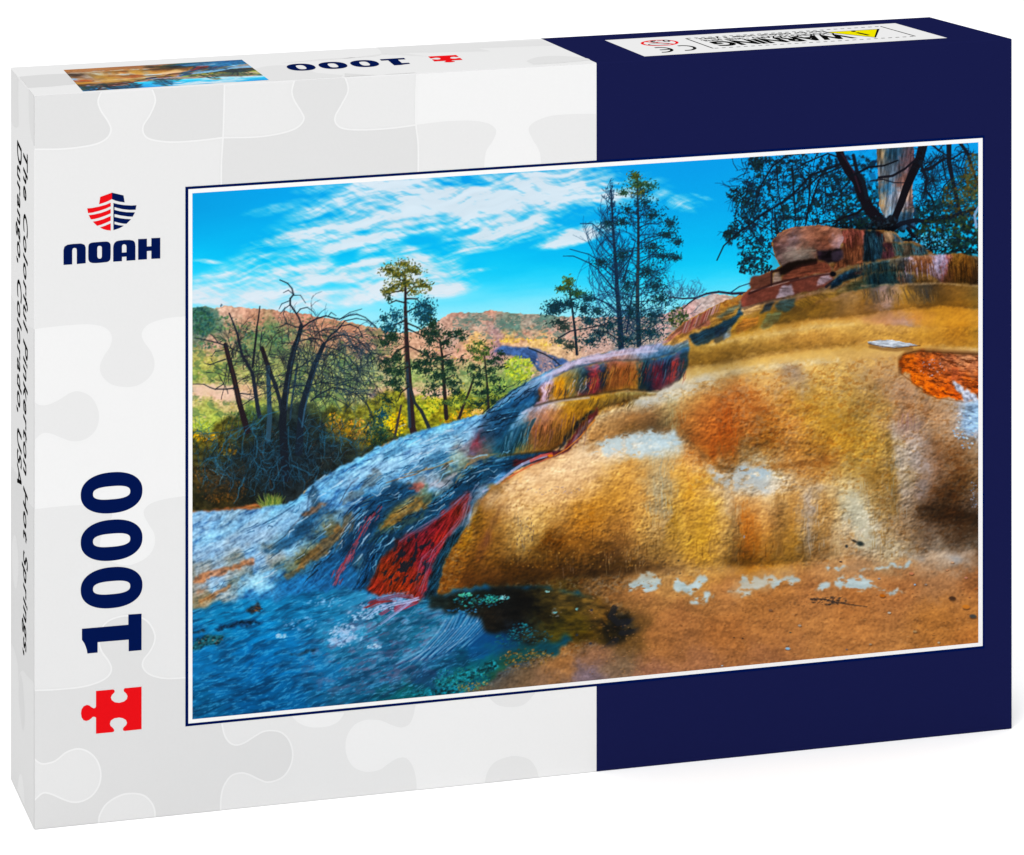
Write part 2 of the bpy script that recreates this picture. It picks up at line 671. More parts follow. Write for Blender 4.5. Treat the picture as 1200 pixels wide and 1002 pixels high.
    def lic(self, ang, scale, steps, seed):
        n = self.rng.random((int(CH / scale) + 4, int(CW / scale) + 4)).astype(np.float32)
        dx = np.cos(ang)
        dy = np.sin(ang)
        out = np.zeros((CH, CW), np.float32)
        jj, ii = np.mgrid[0:CH, 0:CW].astype(np.float32)
        for sg in (1, -1):
            x = ii.copy()
            y = jj.copy()
            for k in range(steps):
                xi = np.clip(x, 0, CW - 1).astype(np.int32)
                yi = np.clip(y, 0, CH - 1).astype(np.int32)
                if scale > 1.01:
                    u = np.clip(x / scale, 0, n.shape[1] - 2)
                    v = np.clip(y / scale, 0, n.shape[0] - 2)
                    a = u.astype(np.int32)
                    b = v.astype(np.int32)
                    fu = u - a
                    fv = v - b
                    out += (n[b, a] * (1 - fu) + n[b, a + 1] * fu) * (1 - fv) + (n[b + 1, a] * (1 - fu) + n[b + 1, a + 1] * fu) * fv
                else:
                    out += n[yi, xi]
                x = x + sg * dx[yi, xi] * 1.6
                y = y + sg * dy[yi, xi] * 1.6
        out -= out.mean()
        out /= out.std() * 4.2
        return np.clip(out + .5, 0, 1)

    # ---- putting ink down
    def put(self, mask, col):
        if not isinstance(mask, Mask):
            mask = Mask((0, CH, 0, CW), mask)
        j0, j1, i0, i1 = mask.b
        if j1 <= j0 or i1 <= i0:
            return
        m = mask.m[..., None]
        if callable(col):
            col = np.clip(col(Crop(self, mask.b)), 0, 1)
        elif isinstance(col, str):
            col = hexc(col)
        if col.ndim == 3 and col.shape[:2] != m.shape[:2]:
            col = col[j0:j1, i0:i1]
        o = self.img[j0:j1, i0:i1]
        self.img[j0:j1, i0:i1] = o * (1 - m) + col * m

    def stroke(self, pts, w0, w1, col, a=1.0):
        if isinstance(pts, str):
            pts = pl(pts)
        pts = np.asarray(pts, float)
        if isinstance(col, str):
            col = hexc(col)
        n = len(pts) - 1
        for i in range(n):
            ax, ay = pts[i]
            bx, by = pts[i + 1]
            wa = w0 + (w1 - w0) * i / n
            wb = w0 + (w1 - w0) * (i + 1) / n
            r = max(wa, wb) / 2 + 1
            x0 = max(int((min(ax, bx) - r - AX) * SC), 0)
            x1 = min(int((max(ax, bx) + r - AX) * SC) + 2, CW)
            y0 = max(int((min(ay, by) - r - AY) * SC), 0)
            y1 = min(int((max(ay, by) + r - AY) * SC) + 2, CH)
            if x1 <= x0 or y1 <= y0:
                continue
            X = self.X[y0:y1, x0:x1] - ax
            Y = self.Y[y0:y1, x0:x1] - ay
            ex, ey = bx - ax, by - ay
            L = ex * ex + ey * ey + 1e-9
            t = np.clip((X * ex + Y * ey) / L, 0, 1)
            d = np.sqrt((X - t * ex) ** 2 + (Y - t * ey) ** 2)
            w = (wa + (wb - wa) * t) / 2
            m = (np.clip((w - d) * SC + .5, 0, 1) * a * np.minimum(1, w * 2 * SC))[..., None]
            q = self.img[y0:y1, x0:x1]
            self.img[y0:y1, x0:x1] = q * (1 - m) + col * m

    def blob(self, x, y, rx, ry, ang, col, a=1.0, soft=.35):
        if isinstance(col, str):
            col = hexc(col)
        r = max(rx, ry) + 1
        x0 = max(int((x - r - AX) * SC), 0)
        x1 = min(int((x + r - AX) * SC) + 2, CW)
        y0 = max(int((y - r - AY) * SC), 0)
        y1 = min(int((y + r - AY) * SC) + 2, CH)
        if x1 <= x0 or y1 <= y0:
            return
        c, s = math.cos(ang), math.sin(ang)
        dx = self.X[y0:y1, x0:x1] - x
        dy = self.Y[y0:y1, x0:x1] - y
        u = (dx * c + dy * s) / rx
        v = (-dx * s + dy * c) / ry
        m = (np.clip((1 - np.sqrt(u * u + v * v)) / soft, 0, 1) * a)[..., None]
        q = self.img[y0:y1, x0:x1]
        self.img[y0:y1, x0:x1] = q * (1 - m) + col * m

    def dabs(self, n, cx, cy, rx, ry, cols, r0=.7, r1=1.8, a=.9, ang=None, asp=1.6, edge=1.0):
        g = self.rng
        cols = [hexc(c) for c in cols]
        for _ in range(n):
            t = g.random() * 6.283
            q = g.random() ** (.5 * edge) if edge >= 1 else min(abs(g.normal()) * .62, 1.45)
            x = cx + math.cos(t) * q * rx
            y = cy + math.sin(t) * q * ry
            c = cols[int(g.random() * len(cols))] * (.75 + .5 * g.random())
            r = r0 + (r1 - r0) * g.random() ** 2
            an = g.random() * 3.14 if ang is None else ang + g.normal() * .35
            self.blob(x, y, r * asp, r, an, np.clip(c, 0, 1), a, .6)

    def twig(self, x, y, ang, ln, w, col, depth=2, bend=0.0, wob=.25, kids=3, spread=.8, a=.9):
        g = self.rng
        n = max(4, int(ln / 4))
        pts = [(x, y)]
        for i in range(n):
            ang += bend / n + g.normal() * wob / math.sqrt(n)
            x += math.cos(ang) * ln / n
            y += math.sin(ang) * ln / n
            pts.append((x, y))
        self.stroke(pts, w, max(w * .35, .45), col, a)
        if depth > 0:
            for _ in range(kids):
                k = int(n * (.25 + .7 * g.random()))
                px, py = pts[k]
                sg = 1 if g.random() < .5 else -1
                self.twig(px, py, ang + sg * spread * (.5 + g.random() * .7), ln * (.3 + .35 * g.random()), max(w * .55, .5), col, depth - 1,
                          bend * .8, wob, kids, spread, a)


ROCK = """590,575,b98352 600,565,d9a066 620,545,e0ad7c 650,530,dcb48c 680,520,d9b795 705,515,d6cfc3 730,512,c5d6dc 760,510,cbd8d6 790,515,c3c8bc
785,528,c9b794 600,590,cfa069 640,570,ddab78 680,555,dfae79 700,545,d8a878 730,545,cc9550 750,560,c08436 770,560,b09a6e 780,580,a39a7c 800,545,dd9f5c
815,570,d0922e 640,590,c09455 620,610,c4a05c 600,620,b89460 590,640,a07830 610,640,c39f64 650,630,8a5a18 640,640,80521a 680,620,b57e2c 700,610,c4883a
720,620,b07a3c 750,610,d2a05c 770,620,b5935a 800,620,c48f24 700,645,7e5420 730,650,7a5630 660,655,7a5018 600,660,6a4414 640,670,66471c 760,640,a88450
790,645,a97f45 810,640,d6a240 700,665,5f4524 740,665,70522e 780,660,9a7346 780,480,a67c4e 790,475,aa9a70 800,490,b07440 830,480,c4743a 850,490,c4661c
850,520,bd5f14 880,490,c07a3a 900,500,b8752a 900,520,b0701e 930,490,c58645 960,490,b88a42 980,500,c08a2e 960,525,a0702e 990,520,c9922e 800,525,d08a44
820,535,cc8844 860,545,b0701c 850,538,a4651c 880,530,8a6a3a 900,545,bc8a48 930,540,c08442 960,550,b07838 830,550,d8ac78 850,555,d6c2a8 870,550,bccbd2
900,553,a8c0ca 890,565,c6c4bb 905,570,cdb89e 860,565,ccbca4 820,570,cd9228 800,590,cc9234 830,595,d0982c 860,590,ce9c60 880,600,c4823e 875,610,be6f22
900,600,cb9054 915,600,95703c 930,610,bd8a40 955,590,a8a09a 950,610,b19a80 970,570,c98c40 985,580,c3ab7f 995,600,b9b39c 975,620,c3a782 900,640,bd842c
870,640,b8791a 870,655,96651a 840,640,c69a52 820,620,d29a1e 930,640,b58232 950,640,a98650 980,645,b69266 810,655,c79a50 840,658,b98c4a
945,480,c38e38 970,490,bf8f36 1000,490,a98440 1030,480,b08a4a 1055,480,ad7f55 1080,475,b88656 1100,480,c0926a 1130,475,b9b0b8 1145,485,9fc0e4
1140,500,a0a4b4 1060,500,a58a86 1080,500,c09a72 1100,510,98693c 1120,510,a8886a 1010,520,b9903e 1040,520,b28c44 1065,525,a59a92 1085,540,a29494
1100,540,8a6440 1120,540,754a20 1140,540,9c7650 960,540,bd8a46 1000,545,b08c46 1030,550,98763a 1045,560,93713a 1060,560,9a8458 1075,570,9a8684
1095,565,7d5c40 1110,580,583818 1130,570,6e4a22 1145,575,8f6c4c 1145,590,8c7468 980,570,c9b07e 995,590,bdb69a 1010,600,bcb7a4 1020,620,b8b0a0
1030,590,9c7c48 1035,620,957446 1060,600,a88a6a 1075,605,8e745c 1100,600,5a3a1c 1130,605,4c3014 1145,610,50341a 1060,625,9a7a58 1090,625,8a6c54
1120,630,6e5238 1050,640,a79a80 1100,645,a59888 1130,650,93897e 1145,640,5e4630
960,665,a07850 1000,660,9c7a58 850,690,a27448 900,700,96693c 950,690,9a6c42 1000,700,98683c 1050,690,9c6c42 1100,680,96704e 1140,680,8a5e38
1140,720,9a6c3c 1100,730,9c6d3a 1000,730,a07042 900,740,9a6c40 850,740,8f6238 800,720,8c623c 780,750,94683e 760,790,8b6550 820,780,91684a 900,765,8f6544
700,690,7a5c38 660,690,54441c 620,700,201a0c 640,730,443410 680,730,5a4614 720,700,846038 720,730,4a3c1c 740,745,5c4624 700,770,806048 660,775,9a7044
640,800,7c6450 620,790,6c5a44 725,780,70604e 690,790,6e6470 600,760,2e4a66 750,690,a07448 800,690,a8804e 790,675,b08a58 1146,745,a06c38
820,420,9a7430 850,415,9c7434 880,412,a17a40 920,405,b08444 960,400,c08c48 990,395,c4904a 800,430,b08c4c 850,432,c8a05a 900,423,cc9c50 950,415,d3a050
1000,410,d09c48 830,400,d0a050 870,395,d5ac64 920,388,d8b06c 960,382,c89c50 990,380,cf9c48 860,390,c59a44 880,380,b58830 920,365,86641e 950,365,7a5a20
980,365,6e5430 900,370,94701e 860,385,b08a3a 840,380,b07a34 870,370,a56c30 890,355,b58a50 780,455,cfc6ae 800,450,d6cfbc 830,440,d8c49c 860,435,d8b67a
900,430,d6ac6c 950,425,d5ae70 780,465,c6c2b0 790,470,b3a27a 820,450,cda468 840,460,c88844 870,460,cc8440 900,450,d0a060 930,435,90807a 925,430,9a8068
940,450,a48c68 960,440,c69a50 990,440,cba25a 850,470,c87434 880,470,c67c3a 920,470,cc8c4a 960,465,be9144 990,470,c49c50
1000,345,a07a3c 1020,345,5c5040 1045,350,907060 1060,345,a07830 1080,345,5a4a38 1100,345,86622a 1130,345,806436 1140,358,8a6420 970,350,8a6a50
960,365,82602c 1000,360,8a6a40 960,375,c8944a 1000,372,c2924c 1040,370,b8884a 1060,365,c08a3c 1100,365,cf922e 1140,370,c98c30 1080,378,d28c34
1040,380,c08a64 1070,382,a08a86 1000,383,d4a458 1120,385,c08428 1145,385,b87c20 1040,392,cf9e58 1080,395,b88438 1120,395,b47e2a 1000,400,d0a050
960,405,c6984c 1020,408,d0a258 1080,405,cfa05e 1120,408,d3aa72 1145,412,c8a068 1000,425,bf9c6c 1030,430,b0885c 960,430,caa468 980,450,c29854
1010,440,b8925c 1040,450,a8825a 1060,460,a07c60 1090,470,b4906c 1120,475,b49878
720,480,b48c58 700,500,b88c5c 740,490,a8783c 760,490,9c7448 750,475,b49468 720,510,c49c70 690,515,c8985c 770,500,94704a 740,465,8a7040 770,462,b09466
560,600,9c7414 570,610,a07a24 540,650,8a5e20 530,680,7a4e18 560,650,9a6a2c 550,670,8e6020 580,660,a87838 570,640,b4845c 580,575,8c6024 575,560,8a6638
660,490,8c6024 690,478,a07a28 640,490,8a5c3c 700,470,9c782c 650,510,7a5422 625,510,7c6038 620,490,6a5040 600,520,8a6840 640,525,6c4a24
605,500,2e4a50 590,510,1c3e50 580,525,3a5058 590,490,305468"""

FLOW = """230,615,a9aec8 300,610,a7a9bc 240,640,9fb3d2 330,610,8fb0d0 350,595,7aa6cc 380,575,8aa9cc 420,545,86acd0 450,528,92b4d6 490,515,86b0d2 530,502,84b4d6
560,495,92aed0 400,590,9fb0cc 440,570,90a8c6 480,545,88b0d4 520,525,8cb4d6 550,515,7aa8ca 300,650,98aac8 250,680,a6b4d0 300,680,a8bcd8 340,640,9aa8c0
280,665,b08058 240,675,b5764a 320,650,a8856c 260,700,b39a94 240,700,b07c58 350,625,46627a 365,610,5a7288 380,640,1c4c70 400,640,3a5a70 385,625,7c5c38
370,650,7a6040 350,660,8a6a40 410,610,6a7c90 420,600,1c5078 440,590,2a6890 400,620,5a5044 460,600,7c5c34 470,595,8c6c3c 450,615,8a7040 480,585,9a7850
500,580,6a6850 430,610,183c58 415,640,123450 400,660,10344e 420,660,4a5860 440,650,0c2a44 450,630,143c58 480,610,18405e 510,590,103450 540,570,123a54
550,555,1c4c66 560,545,2a5a78 580,545,14384e 600,545,1a4a66 590,555,8098b8 570,535,a08468 545,545,8a7a60 535,555,94806c 500,565,a098a8 485,570,a0705c
510,555,9a8c90 540,530,a0907c 520,540,4a7896 500,550,9cb0cc 470,560,7e96b4 560,522,93806a 580,530,8a6844 570,515,2c4e6a 565,510,5a3444 555,525,6a3040
600,480,1c4a6c 620,465,1c4868 585,490,2c6080 640,450,6a90b4 570,490,8a9cc0 610,500,143c54 595,510,1c4450 590,520,3a5a60 620,540,14364a 650,535,3a2430
400,680,0e4068 380,670,1a5a88 340,690,2a6f9c 300,700,4a88b4 360,680,2a78aa 430,680,0a3450 420,690,2a6a94"""

WATER = """230,715,2a78a8 260,730,1f84b8 300,735,1580ba 350,720,2a7cae 400,720,3e7ca8 230,760,1b74ac 300,770,1170ac 260,800,1a6a9e 300,820,0c5c8e 240,830,12608c
350,760,1a74ac 380,790,2a6c9c 340,810,0e6498 400,745,4a80aa 410,760,467aa2 440,770,406c92 430,800,3c6286 400,820,2c6286 460,740,3a6484 450,720,3a6e8c
480,760,4c7494 500,740,3e7090 520,720,467ca2 540,715,3a76a2 540,745,2c6a9a 560,740,18608f 520,765,305e84 500,790,364e72 470,790,445c7c 540,770,1f5a78
560,760,165a86 580,750,0e4a78 590,740,0a3c60 570,770,1c6470 540,790,1c5f70 520,800,24607a 560,790,1f6a78 480,815,146068 450,825,1c5a6c 430,835,0e5a78
430,700,5a86b0 410,710,4f86b2 380,705,3a80ae 360,700,2474a4 310,715,2a82b4 580,720,1a4a70 570,730,1a5680 600,770,3a5a58 590,790,4a5a48 300,750,1580bc
420,735,6a92b8 470,770,3f6a8e"""


def paint_landscape():
    A = Painter()
    g = A.rng
    X, Y = A.X, A.Y
    # direction in which things run: x, y, degrees (y down)
    dirs = pl("""230,230,-8 400,230,-10 600,240,-6 500,320,-8 700,270,-14 300,330,-4 900,200,10 230,680,-18 280,640,-28 350,600,-34 420,550,-30 500,515,-24
 560,495,-22 620,470,-40 600,500,-58 590,490,-50 640,440,-30 700,418,-12 640,490,-62 680,470,-55 640,460,-75 690,440,-80 760,440,-82 720,450,-82 400,620,-42 440,650,-52 470,600,-36
 520,585,-38 560,550,-25 600,545,-22 455,660,-62 480,650,-58 500,640,-55 520,610,-45 495,690,-70 545,600,-60 560,620,-65 550,670,-85 600,620,-75 620,580,-50 700,530,-18
 700,500,-65 740,490,-70 780,480,-60 850,500,-80 900,520,90 960,500,80 1000,520,78 1060,520,85 700,620,88 800,600,86 900,600,88 980,600,72 1100,560,45 1020,430,8
 800,450,-12 900,425,-8 1000,400,3 1100,400,3 900,370,-15 850,385,-20 960,365,40 1030,345,72 1090,345,72 1000,300,84 1060,300,80 1120,320,86 930,290,-10 930,320,-14 1000,330,-12
 300,720,-14 260,780,-10 340,780,-22 420,760,-20 500,740,-32 540,740,-40 480,790,-30 560,780,-20 420,710,-28 640,720,-4 800,720,0 1000,720,2 1100,660,12 720,780,0 900,680,0
 560,470,-40 300,450,0 460,400,85 740,300,85""")
    t2 = np.radians(dirs[:, 2]) * 2
    f = A.field(dirs[:, :2], np.stack([np.cos(t2), np.sin(t2)], 1), k=1.5)
    jx = (A.fbm(22, 22, 2, 0, 61) - .5) * 24
    jy = (A.fbm(22, 22, 2, 0, 62) - .5) * 24
    v = A.samp(f, X + jx, Y + jy)
    ang = np.arctan2(v[..., 1], v[..., 0]) / 2 + (A.fbm(30, 30, 2, 0, 63) - .5) * .45
    L1 = A.lic(ang, 1.3, 4, 1)
    L2 = A.lic(ang, 2.4, 7, 2)
    L3 = A.lic(ang, 6.0, 14, 3)
    fine = A.rng.random((CH, CW)).astype(np.float32)
    grain = A.blur(fine, .7)
    grain = (grain - .5) / (grain.std() * 4) + .5

    # ---------------------------------------------------------------- sky
    yy = Y - .03 * (X - 620) * np.clip((X - 700) / 300, 0, 1) * -1.0 + (A.fbm(60, 14, 3, -6, 9) - .5) * 10
    ks = np.array([150, 200, 250, 290, 312, 330, 350, 370, 500], float)
    kc = np.array([hexc(c) for c in ('0b94dc', '0898dc', '05a2e0', '03afe8', '14bcee', '3ecaf6', '74dafb', '96e3fc', 'a8e8fc')])
    sky = np.stack([np.interp(yy, ks, kc[:, k]) for k in range(3)], -1).astype(np.float32)
    dk = np.clip((330 - X) / 120, 0, 1)[..., None] * np.clip((300 - Y) / 60, 0, 1)[..., None]
    sky = sky * (1 - .06 * dk)
    A.img[:] = sky
    cl = np.zeros((CH, CW), np.float32)
    for e in pl("""440,262,150,34,-16,.62 360,312,130,30,-14,.66 570,232,185,26,-4,1.15 470,250,130,26,-8,.9 470,222,90,20,-3,.8 640,215,95,22,-4,1 690,210,50,16,-6,.9 590,268,70,17,-12,1.15 560,285,45,9,-12,.7 610,262,60,16,-8,1 672,277,46,8.5,-15,1.3 700,268,30,8,-10,.9
 350,275,62,11,-14,.9 420,262,75,14,-8,.9 390,243,55,12,-10,.75 330,243,50,6,-12,.35 420,285,80,14,-14,.9 330,297,60,8,-10,.5 300,300,40,8,-14,.4 400,318,95,14,-8,1 480,315,62,16,-6,1.1 470,335,70,14,-6,1
 520,338,40,9,-6,1 500,325,50,9,-5,.9 430,345,80,10,-5,.8 270,325,60,8,-6,.7 300,335,90,10,-4,.7 260,346,90,16,-2,.9 330,350,110,14,-3,.85 290,330,80,10,-4,.7 400,352,60,8,-2,.5 240,306,24,2.5,6,.6 795,236,34,9,16,.5 775,230,24,9,10,.4 824,231,16,2.2,16,.42
 380,220,40,7,-5,.35 440,240,60,12,-8,.8 545,318,35,3,-6,.5 470,292,34,5,-10,.7""").tolist():
        x, y, rx, ry, an, am = e
        e = A.ell(x, y, rx * 1.25, ry * 1.5, an).gain(1.55)
        j0, j1, i0, i1 = e.b
        cl[j0:j1, i0:i1] = np.maximum(cl[j0:j1, i0:i1], am * e.m)
    for e in pl("""490,282,26,8,-4,.9 545,272,22,5,-12,.8 405,301,22,8,-16,.9 330,293,26,5,-6,.55 355,307,20,4,-6,.6 560,214,30,5,14,.55 525,215,20,3,10,.4 600,222,24,4,20,.35 635,224,18,4,25,.3 365,240,30,5,6,.4 560,250,10,3,-10,.3
 390,337,30,5,-6,.55 300,322,18,3,-6,.5 440,285,25,4,-12,.5 500,242,24,2.5,20,.35 660,258,30,4,4,.5 600,300,60,6,-6,.9""").tolist():
        x, y, rx, ry, an, am = e
        e = A.ell(x, y, rx * 1.15, ry * 1.35, an).gain(1.6)
        j0, j1, i0, i1 = e.b
        cl[j0:j1, i0:i1] *= 1 - am * e.m
    n1 = A.fbm(60, 7, 4, -13, 71, X, Y + (A.fbm(50, 40, 2, 0, 70) - .5) * 12)
    n2 = A.fbm(15, 4, 3, 22, 77)
    cd = np.clip(cl * 1.0 + ((n1 - .5) * .75 + (n2 - .5) * .5 + (L3 - .5) * .26) * np.clip(cl * 2.2, 0, 1) - .08, 0, 1)
    cd = np.clip(cd * 1.0, 0, .93)
    ctone = hexc('e6e4ea') * .5 + hexc('d2e4f2') * .5
    A.put(cd * (Y < 400), (ctone * (1 - n2[..., None] * .0) * np.ones((CH, CW, 3))) * (.96 + .06 * n1[..., None]))

    # ---------------------------------------------------------------- far hills and meadow
    hills = A.warped("""228,366,4a7266 240,372,456c62 250,385,5c7a66 232,392,6c7c70 262,361,d8b09c 290,366,cc9c88 330,372,c2907c 360,376,c08c78 400,384,c49078 440,392,c89880 300,378,b88c74 280,390,b09078
 250,402,c09a88 270,420,a8a070 300,400,6c8460 330,395,6a845c 320,385,7a8c64 290,408,8c9468 350,400,b89078 380,400,bc8c74 420,405,c4947e 450,408,cc9c84 360,415,8c9468 400,425,8a9c6c 430,420,94a078 240,425,b8b068
 260,440,8c9c58 230,440,94a458 300,440,a0a868 340,440,96a068 380,440,a0a870 430,440,9caa78 230,458,e4bca4 260,460,e6b8a0 290,458,d8b090 320,458,a8a068 240,475,a8b060 270,478,b8a878 300,478,a4b058 250,495,a8b858
 330,480,8c9c5c 380,465,9cac68 430,460,b4b478 450,465,d4a898 480,470,e0b098 520,462,e4b49c 480,440,9cac70 520,440,a0a874 550,440,98a470 600,440,90a468 590,460,98ac60 560,470,8c9c58 500,490,8c9030
 515,378,d0a898 540,370,c49888 552,370,6c7c74 575,366,d49c88 590,374,7c8478 600,380,64847a 620,378,a09488 640,374,6c8c82 560,385,c8a898 540,390,c8a490 580,390,b09090 610,392,b88c7e 640,390,b88c80 530,405,b8988c
 560,403,e0b070 600,399,e8bc60 630,401,e8bc74 650,404,e0b890 580,410,a88490 540,415,d8a48c 510,410,d4a088 480,400,cca088 600,405,d8a894 620,404,e4b898 660,390,c49c90 700,395,c0a096 740,400,a89890 800,365,c8a09c
 830,352,b8a8a4 850,350,c4a498 860,348,a8a898""", 5, 12, 3, 4, 6, k=2.2)
    ridge = """218,360 232,361 240,359 250,360.5 262,358.6 275,359.2 290,361 320,363 355,367.5 390,373.5 420,379.5 445,385 468,391 488,388 512,378 520,371 528,367 540,365.5 553,366.5 562,366 575,364 590,366.5 605,367 625,368 640,368.5
 660,371 700,372 760,372 790,364 812,352 835,344 862,347 900,350 900,520 700,620 218,620"""
    mh = A.poly(ridge, 0, 1.2, 5, 12)
    tex = .80 + .42 * A.fbm(3.2, 2.4, 2, 0, 15) * .6 + .16 * grain
    A.put(mh, np.clip(hills * tex[..., None], 0, 1))
    # shrubs on hills
    sm = mh * np.clip((A.fbm(9, 6, 3, 0, 18) - .56) * 7, 0, 1) * np.clip((Y - 372) / 20, 0, 1) * ((X < 470) | (Y > 420))
    A.put(sm * .55, np.stack([.28 + .1 * n2, .40 + .1 * n2, .30 + .02 * n2], -1))
    sm = mh * np.clip((A.fbm(7, 3.4, 3, 0, 19) - .58) * 7, 0, 1) * (X > 530) * (Y < 397) * np.clip((Y - 368) / 6, 0, 1)
    A.put(sm * .6, '5c7c74')
    A.dabs(260, 236, 377, 15, 16, ['35605c', '2c5658', '4a7264', '3f6c50'], 1, 2.4, .8)
    for cx, cy, rx, ry, n in ((285, 385, 8, 4, 14), (296, 392, 9, 5, 20), (262, 372, 8, 2, 10), (310, 390, 14, 12, 40), (316, 395, 10, 10, 40), (285, 398, 12, 10, 30), (240, 405, 14, 4, 22), (268, 400, 10, 4, 14), (330, 400, 10, 10, 30), (270, 381, 8, 3, 8),
                             (283, 408, 8, 5, 20), (262, 384, 8, 3, 10)):
        A.dabs(n, cx, cy, rx, ry, ['4c7058', '5c8058', '6a8a56', '3c6460'], .8, 2, .75)
    A.dabs(8, 259.5, 358, 1.2, 1.5, ['5a6a78'], .6, .9, .8)
    # meadow flecks
    for _ in range(900):
        x = 226 + 420 * g.random()
        y = 408 + 100 * g.random()
        c = ['c8a838', '6a8448', '9cb050', '54744c', 'e0b89c', 'b8b860', '7c9454'][int(g.random() * 7)]
        A.blob(x, y, .8 + 2.2 * g.random(), .6 + g.random(), 0, c, .55, .7)
    for _ in range(420):
        x = 228 + 230 * g.random()
        y = 372 + 46 * g.random() ** 1.3
        if y < 362 + max(0, x - 300) * .16:
            continue
        c = hexc(['3c5c50', '4c7058', '5c7c50', '34544c', '6c7c58'][int(g.random() * 5)])
        A.blob(x, y, .7 + 1.3 * g.random(), .6 + .7 * g.random(), 0, c, .75, .6)
        A.blob(x + .8, y + .8, .8, .5, 0, '3a3c50', .5, .6)
    for _ in range(200):
        x = 530 + 125 * g.random()
        y = 369 + 28 * g.random()
        A.blob(x, y, .8 + 1.6 * g.random(), .5 + .5 * g.random(), 0, ['4c7068', '5c7c74', '8c6c70', 'd4a898', '3c6460'][int(g.random() * 5)], .6, .6)
    # pink sand strips
    A.put(A.poly("226,452 250,450 275,456 300,462 296,468 268,470 226,460", .6, 2.5, 7, 14) * .75, 'ecc4b0')
    A.put(A.poly("430,462 470,457 505,457 535,462 530,468 490,468 440,470", .6, 2, 7, 14) * .8, 'e8bca8')
    A.dabs(60, 450, 464, 20, 4, ['8c7c8c', '705c70', 'e8c4b0'], .8, 2, .6, 0)
    # blue shadow slope
    A.put(A.poly("577,411 590,405 608,407 627,407 641,414 655,420 668,424 672,446 650,452 634,438 621,424 600,417", .5, 1.5, 5, 16), lambda q: np.clip(hexc('44608c') * (.75 + .5 * q.fbm(5, 3, 3, 30, 17))[..., None], 0, 1))
    A.put(A.poly("628,409 642,414 652,432 640,440 632,428", 1, 2, 4, 16) * .6, 'c09c94')
    A.dabs(90, 640, 425, 14, 12, ['b08c90', '3a5478', '5c6c8c', 'c8a090'], .6, 1.6, .7, .6)
    A.dabs(50, 600, 399, 30, 2.5, ['ecc050', 'e0b048'], .7, 1.5, .7)
    A.dabs(25, 648, 403, 18, 2.5, ['ecb850', 'e0c070'], .7, 1.5, .7)
    # sunlit shrubs
    A.dabs(260, 608, 432, 17, 15, ['b4c03c', 'c8cc48', '94b048', 'a8b850', '88a848'], .8, 2.2, .8)
    A.dabs(90, 632, 442, 9, 6, ['d8b8a0', 'c8a494', 'a08c84'], .8, 2, .6)
    A.dabs(200, 590, 455, 20, 14, ['7c9c50', '94a858', 'a4b860', '6c8c54'], .8, 2.2, .7)
    # ---------------------------------------------------------------- dark thicket below the dead trees
    thick = A.warped("""228,505,8c8428 250,515,6c6020 280,510,4c4c24 300,490,4a5c38 320,500,2c3c38 340,510,1e2e34 360,500,2a3c40 390,490,5c6430 420,490,7c7c30 400,500,9c8c34 430,510,8c7c2c 450,500,7c8438
 470,500,7c7820 490,480,a0a030 500,470,a8b040 520,485,8c9428 540,480,7c8834 560,485,a09434 580,480,7c8840 230,530,4c4824 250,540,3c4028 280,535,2c3834 300,530,24343c 330,540,1c2830 360,540,20303a 390,530,2c3c40
 420,530,343c30 440,520,2c3820 460,510,3c4424 230,560,4a3a18 250,565,503c1e 270,570,3c3020 300,560,1e2a2c 330,570,1a2228 360,560,202c34 380,550,2c3430 230,580,2c2a16 260,585,3c3218 290,580,22261c 320,585,24282a
 350,580,222a2e 410,545,2c3224 530,470,a8b048 515,480,c0a428""", 5, 10, 3, 4, 8, k=2)
    mt = A.poly("218,512 232,504 246,508 258,492 275,488 300,482 330,478 352,472 380,478 400,474 425,478 440,462 460,452 480,470 500,462 520,468 545,460 560,470 590,462 600,470 575,500 540,505 500,520 460,530 420,560 370,585 330,600 218,606", 1.2, 7, 9, 21)
    dk = .55 + .8 * A.fbm(5, 4, 3, 0, 22)
    A.put(mt * .94, np.clip(thick * dk[..., None], 0, 1))
    for n, cx, cy, rx, ry, cc in ((90, 240, 512, 15, 5, ['e0ac18', 'd89c10', 'b88c20']), (40, 268, 528, 12, 8, ['d8a418', 'c09020']), (80, 392, 495, 12, 11, ['ecb418', 'd89c28', 'e0a848']), (90, 418, 502, 14, 12, ['f0b428', 'e0983c', 'd8a048']), (40, 402, 508, 10, 6, ['ecb018']),
                                  (120, 466, 497, 10, 14, ['f4c810', 'e8b818', 'c8a018']), (60, 456, 494, 8, 6, ['ecc018']), (100, 545, 486, 18, 7, ['e8b818', 'd8a020', 'c89c40']), (60, 535, 492, 20, 6, ['c09018', 'a07820']), (60, 560, 484, 8, 5, ['e8c080', 'e0a858']),
                                  (140, 500, 475, 16, 12, ['b4b430', 'c8c040', '8c9c30', '6c8430']), (60, 432, 515, 14, 6, ['8c7820', '6c6420']), (200, 260, 575, 30, 14, ['6c4c1c', '7c5424', '4a3a18', '8c5c20']), (80, 245, 555, 18, 12, ['6a5430', '7c5c30']),
                                  (120, 285, 490, 20, 10, ['34482c', '3c5430', '50602c']), (160, 440, 505, 14, 18, ['24443a', '2c5038', '1c3c3c']), (60, 235, 498, 10, 6, ['a8b848', '98a840']), (50, 590, 478, 12, 4, ['4a6030', '3a5428'])):
        A.dabs(n, cx, cy, rx, ry, cc, .6, 1.7, .85)
    A.put(A.poly('236,540 262,516 300,492 350,480 392,490 430,506 424,528 396,548 366,568 334,592 300,594 258,590 236,580', 5, 14, 12, 26) * .42, '141e26')
